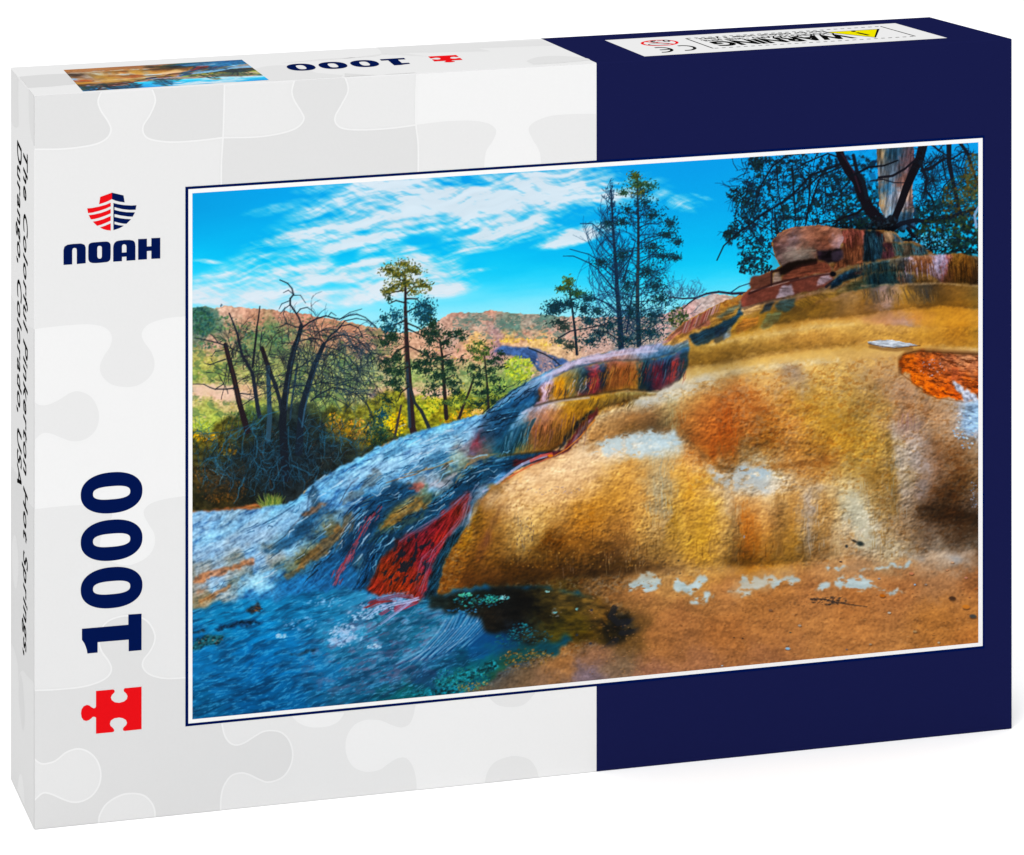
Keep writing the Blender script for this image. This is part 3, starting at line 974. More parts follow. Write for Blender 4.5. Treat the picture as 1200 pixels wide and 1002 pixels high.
    # blue-grey twigs in the thicket
    for _ in range(330):
        x = 232 + 205 * g.random()
        y = 500 + 78 * g.random()
        if y > 590 - max(0, x - 330) * .52:
            continue
        c = hexc(['3f7088', '2c5a74', '4a86a4', '24485c', '5a4a3c', '182428', '101a20'][int(g.random() * 7)]) * (.6 + .5 * g.random())
        A.twig(x, y, -1.5 + g.normal() * .4 if g.random() < .7 else -.3 + g.normal() * .6, 10 + 22 * g.random(), .7, c, 1, .4 * g.normal(), .5, 2, .7, .75)
    # sand strip, grass tuft
    A.put(A.poly("218,602 226,600 250,597 280,593 298,590 312,594 320,602 290,612 218,616", .5, 1.5, 6, 24), lambda q: np.clip(hexc('a0683f') * (.7 + .5 * q.fbm(8, 2, 2, -4, 25))[..., None], 0, 1))
    for _ in range(230):
        t = -1.57 + g.normal() * .5
        l = 7 + 12 * g.random()
        x = 319 + g.normal() * 5
        A.stroke([(x, 596 - .1 * (x - 319)), (x + math.cos(t) * l, 595 + math.sin(t) * l)], .9, .5, hexc(['8c9c50', 'a8a860', '5c7838', '78883c', '3c5830'][int(g.random() * 5)]), .7)

    # ---------------------------------------------------------------- dead trees, left
    D1, D2 = '2b2a34', '1f2a36'
    A.stroke("264,404 268,420 274,442 280,470 286,492 290,505", 5, 7.5, '2a2026')
    A.stroke("265,406 270,425 276,450 281,475", 1.2, 1.6, '4c3430', .6)
    A.stroke("268.5,367 274,380 278,391 281,405 284,417 291,428 296,438 299,458 302,478 304,488", 1.6, 5.5, '262e3c')
    A.stroke("304.5,359 303,372 301,383 300,395 298,412 296,430", 1.3, 3, '22262e')
    A.stroke("307,408 311,420 315,432 318,442", 5, 5.5, '261e24')
    A.stroke("314,430 315,460 316,488 314,515", 5, 6, '35505f')
    A.stroke("318,440 323,452 328,470 331,490", 5, 4, '28303a')
    A.stroke("353,381 350,394 345,408 340,430 336,452 333,472 331,495 333,530 335,560", 4.5, 10, '1c242e')
    A.stroke("350,395 342,425 338,450 336,480", 1.2, 1.5, '4a6c80', .6)
    A.stroke("379,404 373,418 368,430 363,446 358,462 354,478 352,500 350,530", 5, 9, '1e2a36')
    A.stroke("372,425 363,455 357,480 354,500", 1.6, 2, '3f6278', .8)
    A.stroke("348,428 345,450 342,470 340,490", 2, 2.5, '2c4454')
    for s, w in (("354,383 350,372 345,364 340,357 340,350 344,345 342,338 337,332 328,328", 2.6), ("345,346 338,340 332,343", 1), ("344,346 352,346 358,355", 1), ("348,367 352,362 360,360 367,365 370,370", 1.3), ("340,357 333,362 328,368", 1), ("340,352 330,356 327,362", .9),
                 ("354,384 346,383 336,379 330,382 323,384", 1.8), ("336,379 332,368 334,360", 1), ("354,384 362,378 372,373 382,370 392,373 398,374 408,370 418,368 428,372 438,380", 2), ("385,370 388,366 394,370", .9), ("398,374 410,366 424,362", .8),
                 ("380,404 386,394 394,388 400,382 410,380 420,384 425,395", 2), ("394,388 404,376 418,373 432,376 440,384", 1.4), ("380,402 376,398 364,396 352,400", 1.8), ("380,402 392,394 404,392 416,396 426,404 434,414 437,430", 1.8), ("404,394 414,404 422,420 426,440", 1),
                 ("382,406 396,410 408,418 418,430 424,446", 1.2), ("376,416 392,415 404,420 412,434", 1.2), ("340,436 352,430 366,420 372,416", 1.2), ("354,388 364,392 372,402", 1.2), ("332,458 346,452 360,452 376,448 394,450 408,446 416,446", 1.8),
                 ("364,470 374,462 390,454 404,456 418,462 430,474 436,490", 1.8), ("370,466 386,464 402,472 414,480", 1.2), ("404,450 416,456 426,466 434,480 438,494", 1.1), ("264,405 256,402 248,400 240,398 228,396", 1.8), ("256,402 250,394 246,391", 1.3),
                 ("264,421 255,424 247,427 240,426", 1.6), ("278,454 266,456 252,456 246,454 238,450 226,450", 1.8), ("252,456 262,450 265,436", 1.2), ("282,461 292,462 302,462", 1.6), ("274,442 262,440 255,437", 1.1), ("270,408 280,412 290,420", 1.6),
                 ("262,410 252,412 248,418", .9), ("284,475 294,468 306,462 314,460", 1.2), ("318,442 328,440 340,436", .9), ("316,418 328,420 338,423", 1), ("296,436 308,434 316,430", 1), ("266,422 280,424 290,422", 1), ("330,470 324,460 320,452", 1.6)):
        A.stroke(s, w, max(.7, w * .5), D2, .95)
    for _ in range(330):
        x = 340 + 95 * g.random()
        y = 385 + 80 * g.random()
        A.twig(x, y, .2 + g.normal() * .7, 14 + 22 * g.random(), .75, hexc(['1a222e', '202e3c', '2e4656'][int(g.random() * 3)]), 1, .9, .3, 2, .6, .8)
    for _ in range(120):
        x = 290 + 60 * g.random()
        y = 410 + 70 * g.random()
        A.twig(x, y, g.random() * 6.28, 8 + 10 * g.random(), .7, '28323c', 1, .5, .4, 2, .7, .7)
    for _ in range(26):
        A.twig(325 + 25 * g.random(), 365 + 15 * g.random(), 1.4 + g.normal() * .3, 8 + 12 * g.random(), .6, '7c5c54', 0, 0, .3, 0, .5, .6)
    for s in ("312,488 300,494 288,500 272,504 250,507 230,508", "300,496 288,504 284,520 282,540", "296,500 300,512 302,525 296,540", "284,502 262,520 254,536 246,540", "268,520 266,532 272,540 280,548", "320,530 306,540 301,552 303,562 298,575 292,582",
              "338,500 338,520 342,540 350,552 357,565 354,580", "335,540 345,556 352,566", "336,545 326,556 322,572", "362,498 375,505 390,510 408,516 416,528", "382,510 380,522 379,536", "398,512 412,518 414,524", "342,545 360,553 368,556", "332,535 322,545 316,560",
              "300,498 312,486 326,482", "350,490 358,500 360,515 358,530", "250,536 240,540 234,546", "252,536 258,548 270,560", "286,560 280,572 274,590", "226,508 240,508 256,506"):
        q_ = pl(s)
        q_ = np.array([q_[0]] + [v_ for a_, b_ in zip(q_[:-1], q_[1:]) for v_ in ((a_ + b_) / 2 + g.normal(size=2) * 1.6, b_)])
        A.stroke(q_, 1.7, .8, hexc('3a7896') * (.55 + .45 * g.random()), .6)
    for _ in range(120):
        x = 232 + 150 * g.random()
        y = 500 + 66 * g.random()
        if y > 585 - max(0, x - 330) * .5:
            continue
        A.twig(x, y, 1.2 + g.normal() * .8, 8 + 14 * g.random(), .7, hexc('34708e') * (.4 + .7 * g.random()), 1, .8 * g.normal(), .5, 3, .6, .7)

    # ---------------------------------------------------------------- pines, middle
    def pine(cl, n, base):
        for x, y, rx, ry, c in cl:
            cc = {'o': ['5a5c24', '6c6a2c', '404a24', '2c3c28', '7c742c'], 'd': ['16302c', '1c3a32', '223c2c', '122626', '304a30'], 'b': ['14485c', '1c5668', '123c4c', '1a4444'], 'g': ['3c5430', '50683a', '2c4430', '6c7c3c']}[c]
            A.dabs(int(n * rx * ry / 2.7), x, y, rx * 1.06, ry * 1.06, cc, .45, 1.15, .9, None, 2.4, .9)
    A.stroke("474,318 475,335 475,360 476,385 477,410 479,440 481,470 483,500 486,512", 2, 8.5, '33262a')
    A.stroke("473,360 474,400 476,450", 1, 2, '5c403c', .6)
    A.stroke("477,425 478,455 480,500", 3, 4, '2c4c60', .6)
    for s in ("475,345 485,336 495,335", "475,355 464,352 456,356", "476,366 488,360 500,356 508,362", "476,378 490,384 500,392 506,402", "476,375 464,380 458,390", "477,385 492,392 504,398", "478,405 492,412 504,420", "477,405 464,412 458,420", "478,430 466,436 458,452", "480,452 470,460 466,470", "474,330 466,326", "475,340 462,342 452,345", "476,350 488,350 494,356"):
        A.stroke(s, 2, .9, '2c2626')
    pine([(472, 309, 12, 5, 'o'), (456, 316, 12, 6, 'o'), (480, 317, 14, 6, 'o'), (466, 322, 14, 5, 'o'), (488, 318, 6, 4, 'o'), (474, 332, 16, 7, 'o'), (494, 334, 11, 6, 'o'), (460, 338, 10, 6, 'o'), (452, 342, 6, 4, 'o'), (502, 336, 4, 4, 'o'), (485, 342, 9, 4, 'o'), (456, 350, 4, 5, 'd'),
          (496, 358, 12, 8, 'b'), (503, 366, 7, 7, 'b'), (450, 373, 5, 8, 'b'), (464, 370, 9, 8, 'b'), (456, 384, 11, 9, 'b'), (498, 374, 12, 8, 'b'), (506, 380, 8, 10, 'd'), (490, 368, 8, 7, 'b'), (460, 396, 15, 9, 'd'), (452, 402, 8, 6, 'd'), (500, 390, 10, 6, 'd'),
          (452, 424, 10, 6, 'd'), (466, 420, 10, 7, 'd'), (456, 434, 10, 6, 'd'), (468, 436, 9, 7, 'd'), (460, 448, 13, 6, 'd'), (466, 455, 7, 5, 'd'), (496, 425, 12, 5, 'd'), (488, 430, 9, 6, 'd')], 7, 0)
    A.stroke("515,398 518,415 519,435 521,460 523,490", 2, 5, '2e2628')
    for s in ("516,400 508,392 500,388", "517,405 528,396 540,392 546,398", "518,418 530,414", "519,435 508,428", "520,445 532,440"):
        A.stroke(s, 1.6, .8, '2a2624')
    pine([(510, 390, 12, 8, 'd'), (504, 400, 8, 7, 'd'), (526, 392, 8, 6, 'd'), (536, 390, 9, 5, 'd'), (542, 396, 5, 4, 'd'), (522, 402, 8, 6, 'd'), (500, 414, 10, 6, 'd'), (512, 420, 12, 6, 'd'), (526, 426, 9, 6, 'd'), (500, 434, 12, 6, 'd'), (514, 440, 12, 7, 'd'), (530, 432, 7, 5, 'd'), (508, 452, 9, 4, 'd'),
          (530, 448, 12, 6, 'd'), (534, 460, 10, 6, 'd'), (526, 472, 12, 5, 'g'), (500, 424, 6, 5, 'd')], 6, 0)
    A.stroke("567,412 569,430 571,452 572,472 573,484", 1.6, 3.6, '33302c')
    A.stroke("556,440 550,458 542,478 538,490", 2, 3.6, '33282a')
    A.stroke("480,450 486,472 494,482 502,500 506,508", 3, 5, '2c3438')
    A.stroke("470,475 466,495 461,520", 2.2, 3.4, '443a3c')
    pine([(562, 402, 8, 4, 'g'), (555, 409, 12, 5, 'g'), (570, 407, 8, 5, 'g'), (566, 414, 14, 4, 'g'), (584, 420, 8, 5, 'd'), (588, 414, 7, 3, 'd'), (560, 420, 8, 5, 'g'), (576, 424, 8, 5, 'd'), (556, 430, 11, 5, 'd'), (574, 434, 9, 5, 'd'), (588, 430, 6, 4, 'd'), (562, 440, 12, 6, 'd'), (580, 446, 9, 6, 'd'), (560, 450, 8, 5, 'd'),
          (568, 460, 14, 6, 'd'), (586, 456, 6, 6, 'd'), (560, 474, 9, 5, 'd'), (578, 470, 8, 5, 'd'), (542, 422, 5, 4, 'd')], 4.6, 0)
    pine([(455, 470, 10, 8, 'd'), (448, 485, 12, 10, 'b'), (510, 462, 10, 7, 'd'), (496, 460, 9, 6, 'g'), (545, 470, 10, 6, 'g'), (445, 515, 12, 8, 'd'), (470, 512, 10, 6, 'g')], 3, 0)

    # ---------------------------------------------------------------- trees, centre
    T = '123048'
    A.stroke("716,222 717,240 718,265 720,290 722,315 723,340 725,360 727,385 728,410", 1.4, 7, '16283c')
    A.stroke("747,205 747,225 748,260 748,300 747,330 747,360 748,385 749,408", 1.6, 6, '22303c')
    A.stroke("748,290 747,330 746,370", 1, 1.6, '5a4c44', .6)
    for y in np.arange(222, 408, 4.4):
        for sg in (-1, 1):
            if g.random() < .25:
                continue
            fr = (y - 222) / 186
            ln = (10 + 58 * min(1, fr * 1.5)) * (.45 + .65 * g.random()) * (1 if sg < 0 else .55)
            x0 = 716 + 9 * fr
            a0 = (math.pi + .75 - .5 * fr) if sg < 0 else (-.75 + .5 * fr)
            A.twig(x0, y, a0 + g.normal() * .2, ln, 1.0, hexc(['1a3a54', '16304a', '2a5068'][int(g.random() * 3)]), 2, -sg * .9, .25, 3, .6, .85)
    for y in np.arange(214, 400, 4.6):
        for sg in (-1, 1):
            fr = (y - 214) / 186
            ln = (10 + 40 * min(1, fr * 1.8)) * (.5 + .6 * g.random()) * (.7 if sg < 0 else 1)
            a0 = (math.pi + .35) if sg < 0 else -.35
            A.twig(748, y + 6, a0 + g.normal() * .25, ln, 1.0, hexc(['1a3a50', '14304a', '244c5c'][int(g.random() * 3)]), 2, -sg * .4, .25, 3, .7, .85)
    for s, w in (("725,345 712,330 700,315 690,308 672,300 660,300", 1.8), ("722,320 706,308 690,298 668,292", 1.4), ("720,290 706,272 694,262 680,262", 1.4), ("728,370 712,356 700,350 686,348 672,350", 2.2), ("730,330 742,290", 1.8), ("727,318 740,300 745,280", 1.4), ("734,390 740,350 745,330", 2),
                 ("748,285 760,278 775,276 790,280", 1.4), ("748,268 758,262 772,262", 1.2), ("748,310 764,298 780,300", 1)):
        A.stroke(s, w, .8, '16304a')
    tealc = ['10303f', '143e4e', '0c2632', '184450', '143836']
    for n, cx, cy, rx, ry, cc in ((46, 744, 206, 7, 5, ['4a5a28', '5c6024', '2c3c28']), (56, 748, 216, 16, 7, ['2c4a34', '4a5a24', '204438']), (34, 760, 218, 11, 5, ['1c4a44', '2c4a34']), (30, 750, 226, 12, 5, ['6a6428', '2c4a34', '203c34']), (24, 730, 226, 6, 4, ['2c4a38']), (40, 756, 238, 12, 8, tealc), (40, 735, 245, 10, 8, tealc),
                                  (60, 765, 252, 14, 10, tealc), (50, 730, 260, 10, 6, tealc), (40, 712, 262, 8, 5, tealc), (60, 785, 262, 9, 8, tealc), (60, 780, 275, 14, 7, tealc), (40, 794, 284, 6, 5, tealc), (60, 765, 290, 16, 8, tealc), (60, 778, 300, 16, 6, tealc), (40, 792, 302, 6, 4, tealc), (60, 728, 300, 8, 8, tealc), (80, 758, 318, 16, 10, tealc),
                                  (60, 735, 335, 10, 14, tealc), (90, 768, 335, 18, 12, tealc), (80, 775, 350, 18, 12, tealc), (100, 765, 370, 20, 14, tealc), (90, 740, 365, 14, 18, tealc), (110, 760, 390, 22, 12, tealc), (90, 715, 380, 16, 16, tealc), (80, 735, 398, 20, 10, tealc), (70, 700, 390, 14, 12, tealc), (50, 705, 308, 10, 6, tealc)):
        A.dabs(int(n * 4.2), cx, cy, rx, ry, cc, .4, 1.0, .9, None, 2.4, .9)
    A.dabs(180, 795, 372, 12, 12, ['2c4028', '4a5a2c', '3a4c30', '5c6834', '1c3430'], .6, 1.7, .85)
    A.stroke("666,330 668,345 671,365 674,390 676,415", 1.6, 3.4, '1e2c38')
    for n, cx, cy, rx, ry, cc in ((60, 666, 330, 6, 6, ['4a5a24', '5c6424', '2c4430']), (80, 660, 338, 10, 4, ['4a5a28', '1c4444']), (80, 676, 344, 12, 6, ['3c5428', '1c4444', '245048']), (110, 652, 358, 14, 7, tealc), (80, 668, 355, 12, 7, tealc), (80, 648, 364, 11, 6, tealc), (70, 684, 362, 10, 7, tealc), (60, 655, 378, 14, 5, ['243c38', '1c3034']),
                                  (60, 690, 376, 12, 7, tealc), (50, 662, 384, 8, 4, ['2c3c38']), (50, 690, 350, 8, 5, tealc), (40, 656, 400, 8, 4, ['2c3c38', '304c48']), (60, 690, 400, 14, 8, tealc), (40, 668, 406, 10, 5, ['2c3c38']), (40, 700, 365, 8, 5, tealc)):
        A.dabs(int(n * 3.4), cx, cy, rx, ry, cc, .45, 1.05, .9, None, 2.4, .9)
    for s in ("620,408 638,415 650,422 660,432", "655,396 668,388 690,384 712,380", "728,400 712,390 700,388"):
        A.stroke(s, 2, 1.2, '28323c')
    for _ in range(46):
        x = [268, 284, 300, 316, 334, 345, 362, 375][int(g.random() * 8)] + g.normal() * 5
        A.twig(x, 400 + 70 * g.random(), -1.57 + g.normal() * .45, 16 + 26 * g.random(), .9, ['1c2430', '262f3a', '2c2a30'][int(g.random() * 3)], 2, .3 * g.normal(), .35, 3, .6, .85)
    # long bare limb
    A.stroke("880,343 858,344 842,342 828,344 816,349 800,350 784,348", 3.2, 1.4, '30283a')
    A.stroke("868,345 858,352 842,360 830,368 818,374", 2.2, 1.4, '2a2434')
    A.stroke("816,349 806,356 800,362", 1.8, .9, '2a2c3c')
    A.stroke("856,343 866,336 878,332 886,328", 1.4, .8, '24405a')
    for _ in range(34):
        A.twig(786 + 34 * g.random(), 346 + 4 * g.random(), -2.6 + g.random() * 2.2, 8 + 16 * g.random(), .7, '3a5a70', 1, .4 * g.normal(), .4, 2, .6, .8)

    # ---------------------------------------------------------------- juniper and trunks, right
    jun = ['0e2630', '12303a', '0b1c26', '163a3e', '12302c', '1a3830', '0a1620']
    jm = A.poly("886,186 900,176 940,174 985,170 1000,180 1040,190 1046,230 1050,268 1010,276 980,272 960,262 930,262 912,276 904,296 900,318 884,330 872,318 862,306 872,296 858,288 848,276 862,262 852,250 864,240 850,228 862,220 874,212 884,204", 1, 7, 14, 31)
    A.put(jm.tn(A, 4.4, 4.4, 4, 0, 33, .50, 6) * .85, np.stack([.04 + .04 * n2, .11 + .08 * n2, .15 + .08 * n1], -1))
    jf = np.zeros((CH, CW), np.float32)
    jf[jm.b[0]:jm.b[1], jm.b[2]:jm.b[3]] = jm.m
    for _ in range(1900):
        t = g.random() * 6.283
        q = g.random() ** .5
        x = 925 + 76 * q * math.cos(t)
        y = 235 + 66 * q * math.sin(t)
        i = int((x - AX) * SC)
        j = int((y - AY) * SC)
        if 0 <= i < CW and 0 <= j < CH and jf[j, i] > .3 and g.random() < .9:
            A.blob(x, y, .8 + 1.8 * g.random(), .6 + .6 * g.random(), g.random() * 3.1, hexc(jun[int(g.random() * 7)]) * (.8 + .5 * g.random()), .85, .6)
    for n, cx, cy, rx, ry in ((120, 868, 228, 15, 10), (150, 886, 190, 9, 12), (120, 875, 244, 14, 14), (90, 862, 270, 10, 12), (130, 886, 300, 18, 12), (90, 876, 312, 12, 10), (60, 852, 276, 5, 6), (60, 895, 315, 10, 6)):
        A.dabs(int(n * 1.3), cx, cy, rx, ry, jun[:5], .6, 1.7, .88, None, 1.6)
    for s, w in (("985,192 965,200 950,205 935,222 915,238 895,250 880,262 862,275 848,288 840,305", 3), ("985,196 960,206 945,220 930,228 918,238", 2.2), ("985,185 970,180 945,190 930,200", 2.2), ("945,178 922,182 905,195 893,215 886,235 884,250", 2.4), ("950,205 948,235 945,260 942,270", 2.4),
                 ("928,195 930,225 932,250 932,268", 2.6), ("960,210 950,240 944,258", 2.2), ("910,195 912,225 918,255 920,275", 1.8), ("905,245 904,270 906,290", 1.3), ("890,262 910,274 925,280", 1.2), ("880,270 892,286 910,302", 1.2), ("1000,205 985,225 988,250 978,265", 2), ("960,222 985,238 1000,250", 1.6),
                 ("1000,245 980,258 960,262", 2.2), ("940,205 955,240 960,262", 1.2)):
        A.stroke(s, w, max(.8, w * .45), '101a26', .95)
    for _ in range(230):
        A.twig(860 + 130 * g.random(), 185 + 95 * g.random(), g.random() * 6.28, 10 + 18 * g.random(), .9, '12202c', 1, .5 * g.normal(), .4, 2, .7, .85)
    dk2 = A.poly('985,168 1150,160 1150,300 1086,296 1050,276 985,276', 1, 5, 10, 32)
    dk2 = Mask(dk2.b, dk2.m * np.clip(.25 + (Crop(A, dk2.b).Y - 190) / 90, 0, 1))
    A.put(dk2.tn(A, 5, 5, 4, 0, 30, .44, 6) * .9, lambda q: np.stack([.05 + .05 * q.fbm(6, 6, 2, 0, 29), .11 + .10 * q.fbm(5, 5, 2, 0, 28), .14 + .10 * q.fbm(8, 8, 2, 0, 27)], -1))
    A.dabs(260, 1000, 235, 26, 30, jun, .6, 1.8, .85)
    A.dabs(180, 1020, 265, 30, 10, jun, .8, 2.2, .9)
    # pale trunk
    mk = A.poly("1027,168 1071,166 1072,200 1069,225 1071,250 1072,268 1046,270 1042,262 1036,254 1030,240 1029,205", 0, .8, 5, 34)
    trunk = A.warped("""1030,180,8a7458 1029,210,7c6c60 1031,240,a8865c 1040,175,28485c 1040,200,5c6c7c 1042,220,2c6080 1040,245,7a8898 1050,180,1c4258 1052,205,3c5264 1050,232,8890a4 1050,250,4c7490 1058,175,2c4454 1062,190,6a5458 1058,215,6c4c44 1056,208,8a6258
 1058,230,a89890 1056,240,9498a8 1066,180,5c4448 1068,200,4a3840 1066,225,8c7060 1062,245,9c8472 1068,240,3c2c34 1060,258,24506c 1068,258,1c3a50 1050,262,1c4a66""", M=mk, amp=3, sc=6, amp2=2, sc2=3, seed=35, k=2.4)
    A.put(mk, lambda q: trunk * (.62 + .75 * q.fbm(2.4, 14, 3, 4, 36))[..., None])
    A.stroke("980,166 986,185 994,200 1004,212 1010,228 1018,244 1030,258 1042,268", 9, 14, '140f1a')
    A.stroke("986,180 1000,200 1008,225", 2, 2, '3c2434', .7)
    A.stroke("1000,182 1004,200 1012,214 1016,232", 4, 5, '141c28')
    A.stroke("1083,164 1078,185 1070,202 1062,220 1055,240 1049,254 1046,264", 11, 7, '120e18')
    A.stroke("998,206 1018,196 1036,194 1052,188", 3, 1.6, '10141e')
    A.stroke("1030,208 1046,206 1060,198 1074,186", 3, 2.2, '161420')
    A.stroke("1020,212 1034,210 1048,214 1060,214", 1.6, 1, '1a1a26')
    A.stroke("1016,240 1004,250 990,254 976,262", 3.4, 2, '10131c')
    A.dabs(160, 1036, 262, 18, 10, ['141820', '1c2c38', '2c3c48', '0c1018'], 1, 2.6, .9)
    for s, w in (("1042,270 1056,262 1072,258 1090,260 1110,256 1126,250 1146,244", 6), ("1088,268 1100,284 1110,280 1146,280", 2.6), ("1080,200 1092,196 1106,186 1116,186", 4), ("1078,190 1086,210 1084,222 1092,232 1096,246", 4), ("1112,168 1112,190 1116,210 1120,228 1124,245 1128,252", 6),
                 ("1124,166 1134,180 1140,200 1148,220", 4.4), ("1090,168 1100,176 1112,184", 2.6), ("1116,186 1128,178 1146,182", 2), ("1094,210 1086,216 1082,232", 2), ("1104,188 1108,208 1112,222", 1.6), ("1064,268 1070,276 1080,282", 5), ("1072,268 1062,262", 4), ("1092,190 1084,196 1080,210", 1.6),
                 ("1116,208 1106,218 1100,232", 1.4), ("1132,178 1126,196 1130,210", 1.3), ("1112,215 1110,232 1112,248", 1.2)):
        A.stroke(s, w, w * .55, '141a28')
    for _ in range(240):
        A.twig(1076 + 68 * g.random(), 175 + 80 * g.random(), g.random() * 6.28, 8 + 14 * g.random(), .9, '15222e', 1, .6 * g.normal(), .5, 2, .7, .85)
    A.dabs(420, 1128, 236, 24, 30, ['4a4424', '5a4a20', '34402c', '1c3434', '20402f', '6a5420'], .8, 2.2, .75)
    A.dabs(260, 1140, 205, 10, 26, ['5c4c24', '4a4a28', '6c5c2c'], .8, 2, .6)
    A.dabs(520, 1112, 272, 38, 20, ['10282c', '163430', '2c4028', '0c1c22', '3a4424'], .9, 2.4, .85)
    A.dabs(520, 1100, 290, 52, 14, ['0c2028', '10302f', '0c1a20', '16403c'], .9, 2.4, .85)
    A.dabs(120, 1092, 282, 24, 10, ['3f9fd4', '2c84b8', '58b8e4'], .6, 1.4, .8)
    A.dabs(200, 1090, 246, 16, 12, jun, .8, 2, .75)
    A.stroke("1146,243 1142,252 1144,266", 2.4, 3.2, '7c98b8')

    # ================================================================ the travertine
    rock = A.warped(ROCK, 8, 14, 3.4, 3.5, 41, k=2.2, eps=9)
    rock = rock * .55 + A.blur(rock, 8) * .45
    gr = rock.mean(-1, keepdims=True)
    rock = gr + (rock - gr) * .93
    flow = A.warped(FLOW, 6, 12, 3, 4, 47, k=2.0, eps=4)
    # relief of the granular crust
    def pebbled(r, k, sh):
        n_ = A.rng.random((CH, CW)).astype(np.float32)
        for ax in (0, 1):
            for _ in range(2):
                n_ = (np.roll(n_, 1, ax) + n_ * 2 + np.roll(n_, -1, ax)) / 4
        if r:
            n_ = A.blur(n_, r)
        n_ = n_ * .5 + (np.roll(n_, 1, 1) + np.roll(n_, -1, 1)) * .25
        e = n_ - np.roll(np.roll(n_, sh, 0), 1, 1)
        return np.clip(e / e.std(), -2.6, 2.6) * k
    amt = (.55 + .9 * A.fbm(24, 18, 3, 0, 54)) * (.42 + .58 * np.clip((Y - 420) / 90, 0, 1))
    emb = pebbled(0, .060, 1) + pebbled(1, .060, 2) + pebbled(2, .035, 2)
    h = A.fbm(7, 5, 3, 12, 53)
    h2 = A.fbm(13, 9, 3, 12, 55)
    h3 = A.fbm(34, 26, 3, 40, 56)
    crust = np.clip(1.0 + emb * amt + (h - .5) * .16 + (h2 - .5) * .14 + (h3 - .5) * .16, .4, 1.45).astype(np.float32)
    A.t_L1, A.t_L2, A.t_L3, A.t_grain, A.t_h2, A.t_crust = L1, L2, L3, grain, h2, crust
    sand = np.clip(rock * np.array([1.05, 1.02, 1.0]) * (.95 + .16 * A.fbm(22, 7, 4, 0, 52) * 1.2 + .14 * (grain - .5) + .10 * (h - .5) + emb * .35)[..., None], 0, 1)
    rocktex = rock * crust[..., None]
    spk = np.clip((A.fbm(4.2, 3.2, 3, 0, 57) - .62) * 6, 0, 1)[..., None]
    rocktex = rocktex * (1 - .22 * spk) + hexc('a4a09c') * .22 * spk
    spk = np.clip((A.fbm(5, 3.6, 3, 0, 58) - .62) * 5, 0, 1)[..., None]
    rocktex = np.clip(rocktex * (1 - .30 * spk * np.array([.35, .6, 1.0])), 0, 1)
    outline = """218,614 260,607 300,603 322,598 345,590 358,574 367,568 385,556 400,548 420,538 440,527 448,521 465,514 490,507 510,500 530,494 552,489 566,487 575,480 582,470 596,462 610,455 625,446 640,437 652,430 668,424 690,417 715,412 745,407.5
 766,403 776,400 790,388 800,378 815,370 830,362 850,352 868,346 879,338 879,326 892,322 904,318 914,312 908,300 904,284 912,273 928,266.5 960,263.5 985,268 1002,268 1016,270 1036,269 1048,272 1058,282 1075,284 1086,292 1100,300 1124,297 1150,302 1150,860 218,860"""
    mr = A.poly(outline, 0, .8, 5, 60)
    A.put(mr, rocktex)
    # terraces of the mound, from the top down
    lA0 = "846,366 860,362 905,352 950,343 990,338 1010,334 1040,333 1100,331 1150,334"
    lA1 = "840,392 850,391 880,386 905,380 950,374 1000,371 1040,364 1100,359 1150,362"
    lB0 = "800,408 812,405 833,403 870,396 905,391 960,381 1000,379 1040,381 1080,384 1110,383 1150,384"
    lB1 = "796,430 830,428 870,420 905,414 950,408 1000,404 1040,404 1080,407 1110,407 1150,409"
    lC1 = "720,486 740,475 760,467 800,451 840,440 880,432 930,425 980,421 1020,420 1060,418 1150,416"
    A.ledge(lA0, lA1, [(0, "850:a07a44 900:b58a50 950:b08060 990:b08c6c 1010:a07848 1022:5c5040 1032:a08484 1042:6a5c50 1050:a88870 1060:a07830 1070:6c5434 1080:4a4438 1090:5a4a38 1110:86622a 1146:806436"),
                       (.5, "850:a87c34 880:a07c34 900:94701e 930:7a5a20 960:7a5a20 985:6e5430 1000:8a6a40 1012:8c6428 1026:5c4c40 1036:a08070 1044:7c6450 1060:94702c 1076:504430 1084:3c3a38 1094:6c5024 1120:86622a 1146:7c5c20"),
                       (1, "850:b08830 880:a8802e 920:9c7628 960:806024 985:7c5c30 1000:8a6430 1030:84603c 1040:a08888 1050:8c6428 1100:8c6420 1146:7c5614")], seed=151)
    A.ledge(lA1, lB0, [(0, "840:b08030 850:b8882c 880:bc8c34 920:c4923c 960:c8944a 1000:b88848 1025:a07850 1040:a87c58 1060:b8843c 1100:cf922e 1146:c98c30"), (.6, "840:c08c3c 850:c89c48 900:d0a050 960:cf9c50 1000:cc9a50 1030:c08a64 1060:b0887c 1075:c08448 1100:d49838 1146:cc8c2c"),
                       (1, "830:d0a050 850:d4a85c 920:dcb470 1000:d8ac64 1040:c89060 1065:a08a86 1085:b88838 1120:c08428 1146:bc8024")], seed=161, tone=lambda q: q.crust * .5 + .5)
    A.ledge(lB0, lB1, [(0, "805:b89040 840:d0a858 900:d8b068 960:dcb470 1000:d6a85c 1040:cfa060 1075:b88c48 1120:b47e2a 1146:b07c24"), (.4, "805:94702c 850:9a7432 880:a07c3c 920:ac8040 960:bc8c48 1000:c49850 1040:c8984c 1080:b48434 1120:b07a28 1146:a87420"),
                       (.85, "805:805e20 850:806024 880:86642e 910:84642a 950:9c7234 1000:b88840 1040:c89850 1080:bc883c 1146:b07c28"), (1, "805:a07c34 850:b08c48 900:b89050 960:c89850 1040:d0a058 1146:cc9c50")], seed=171)
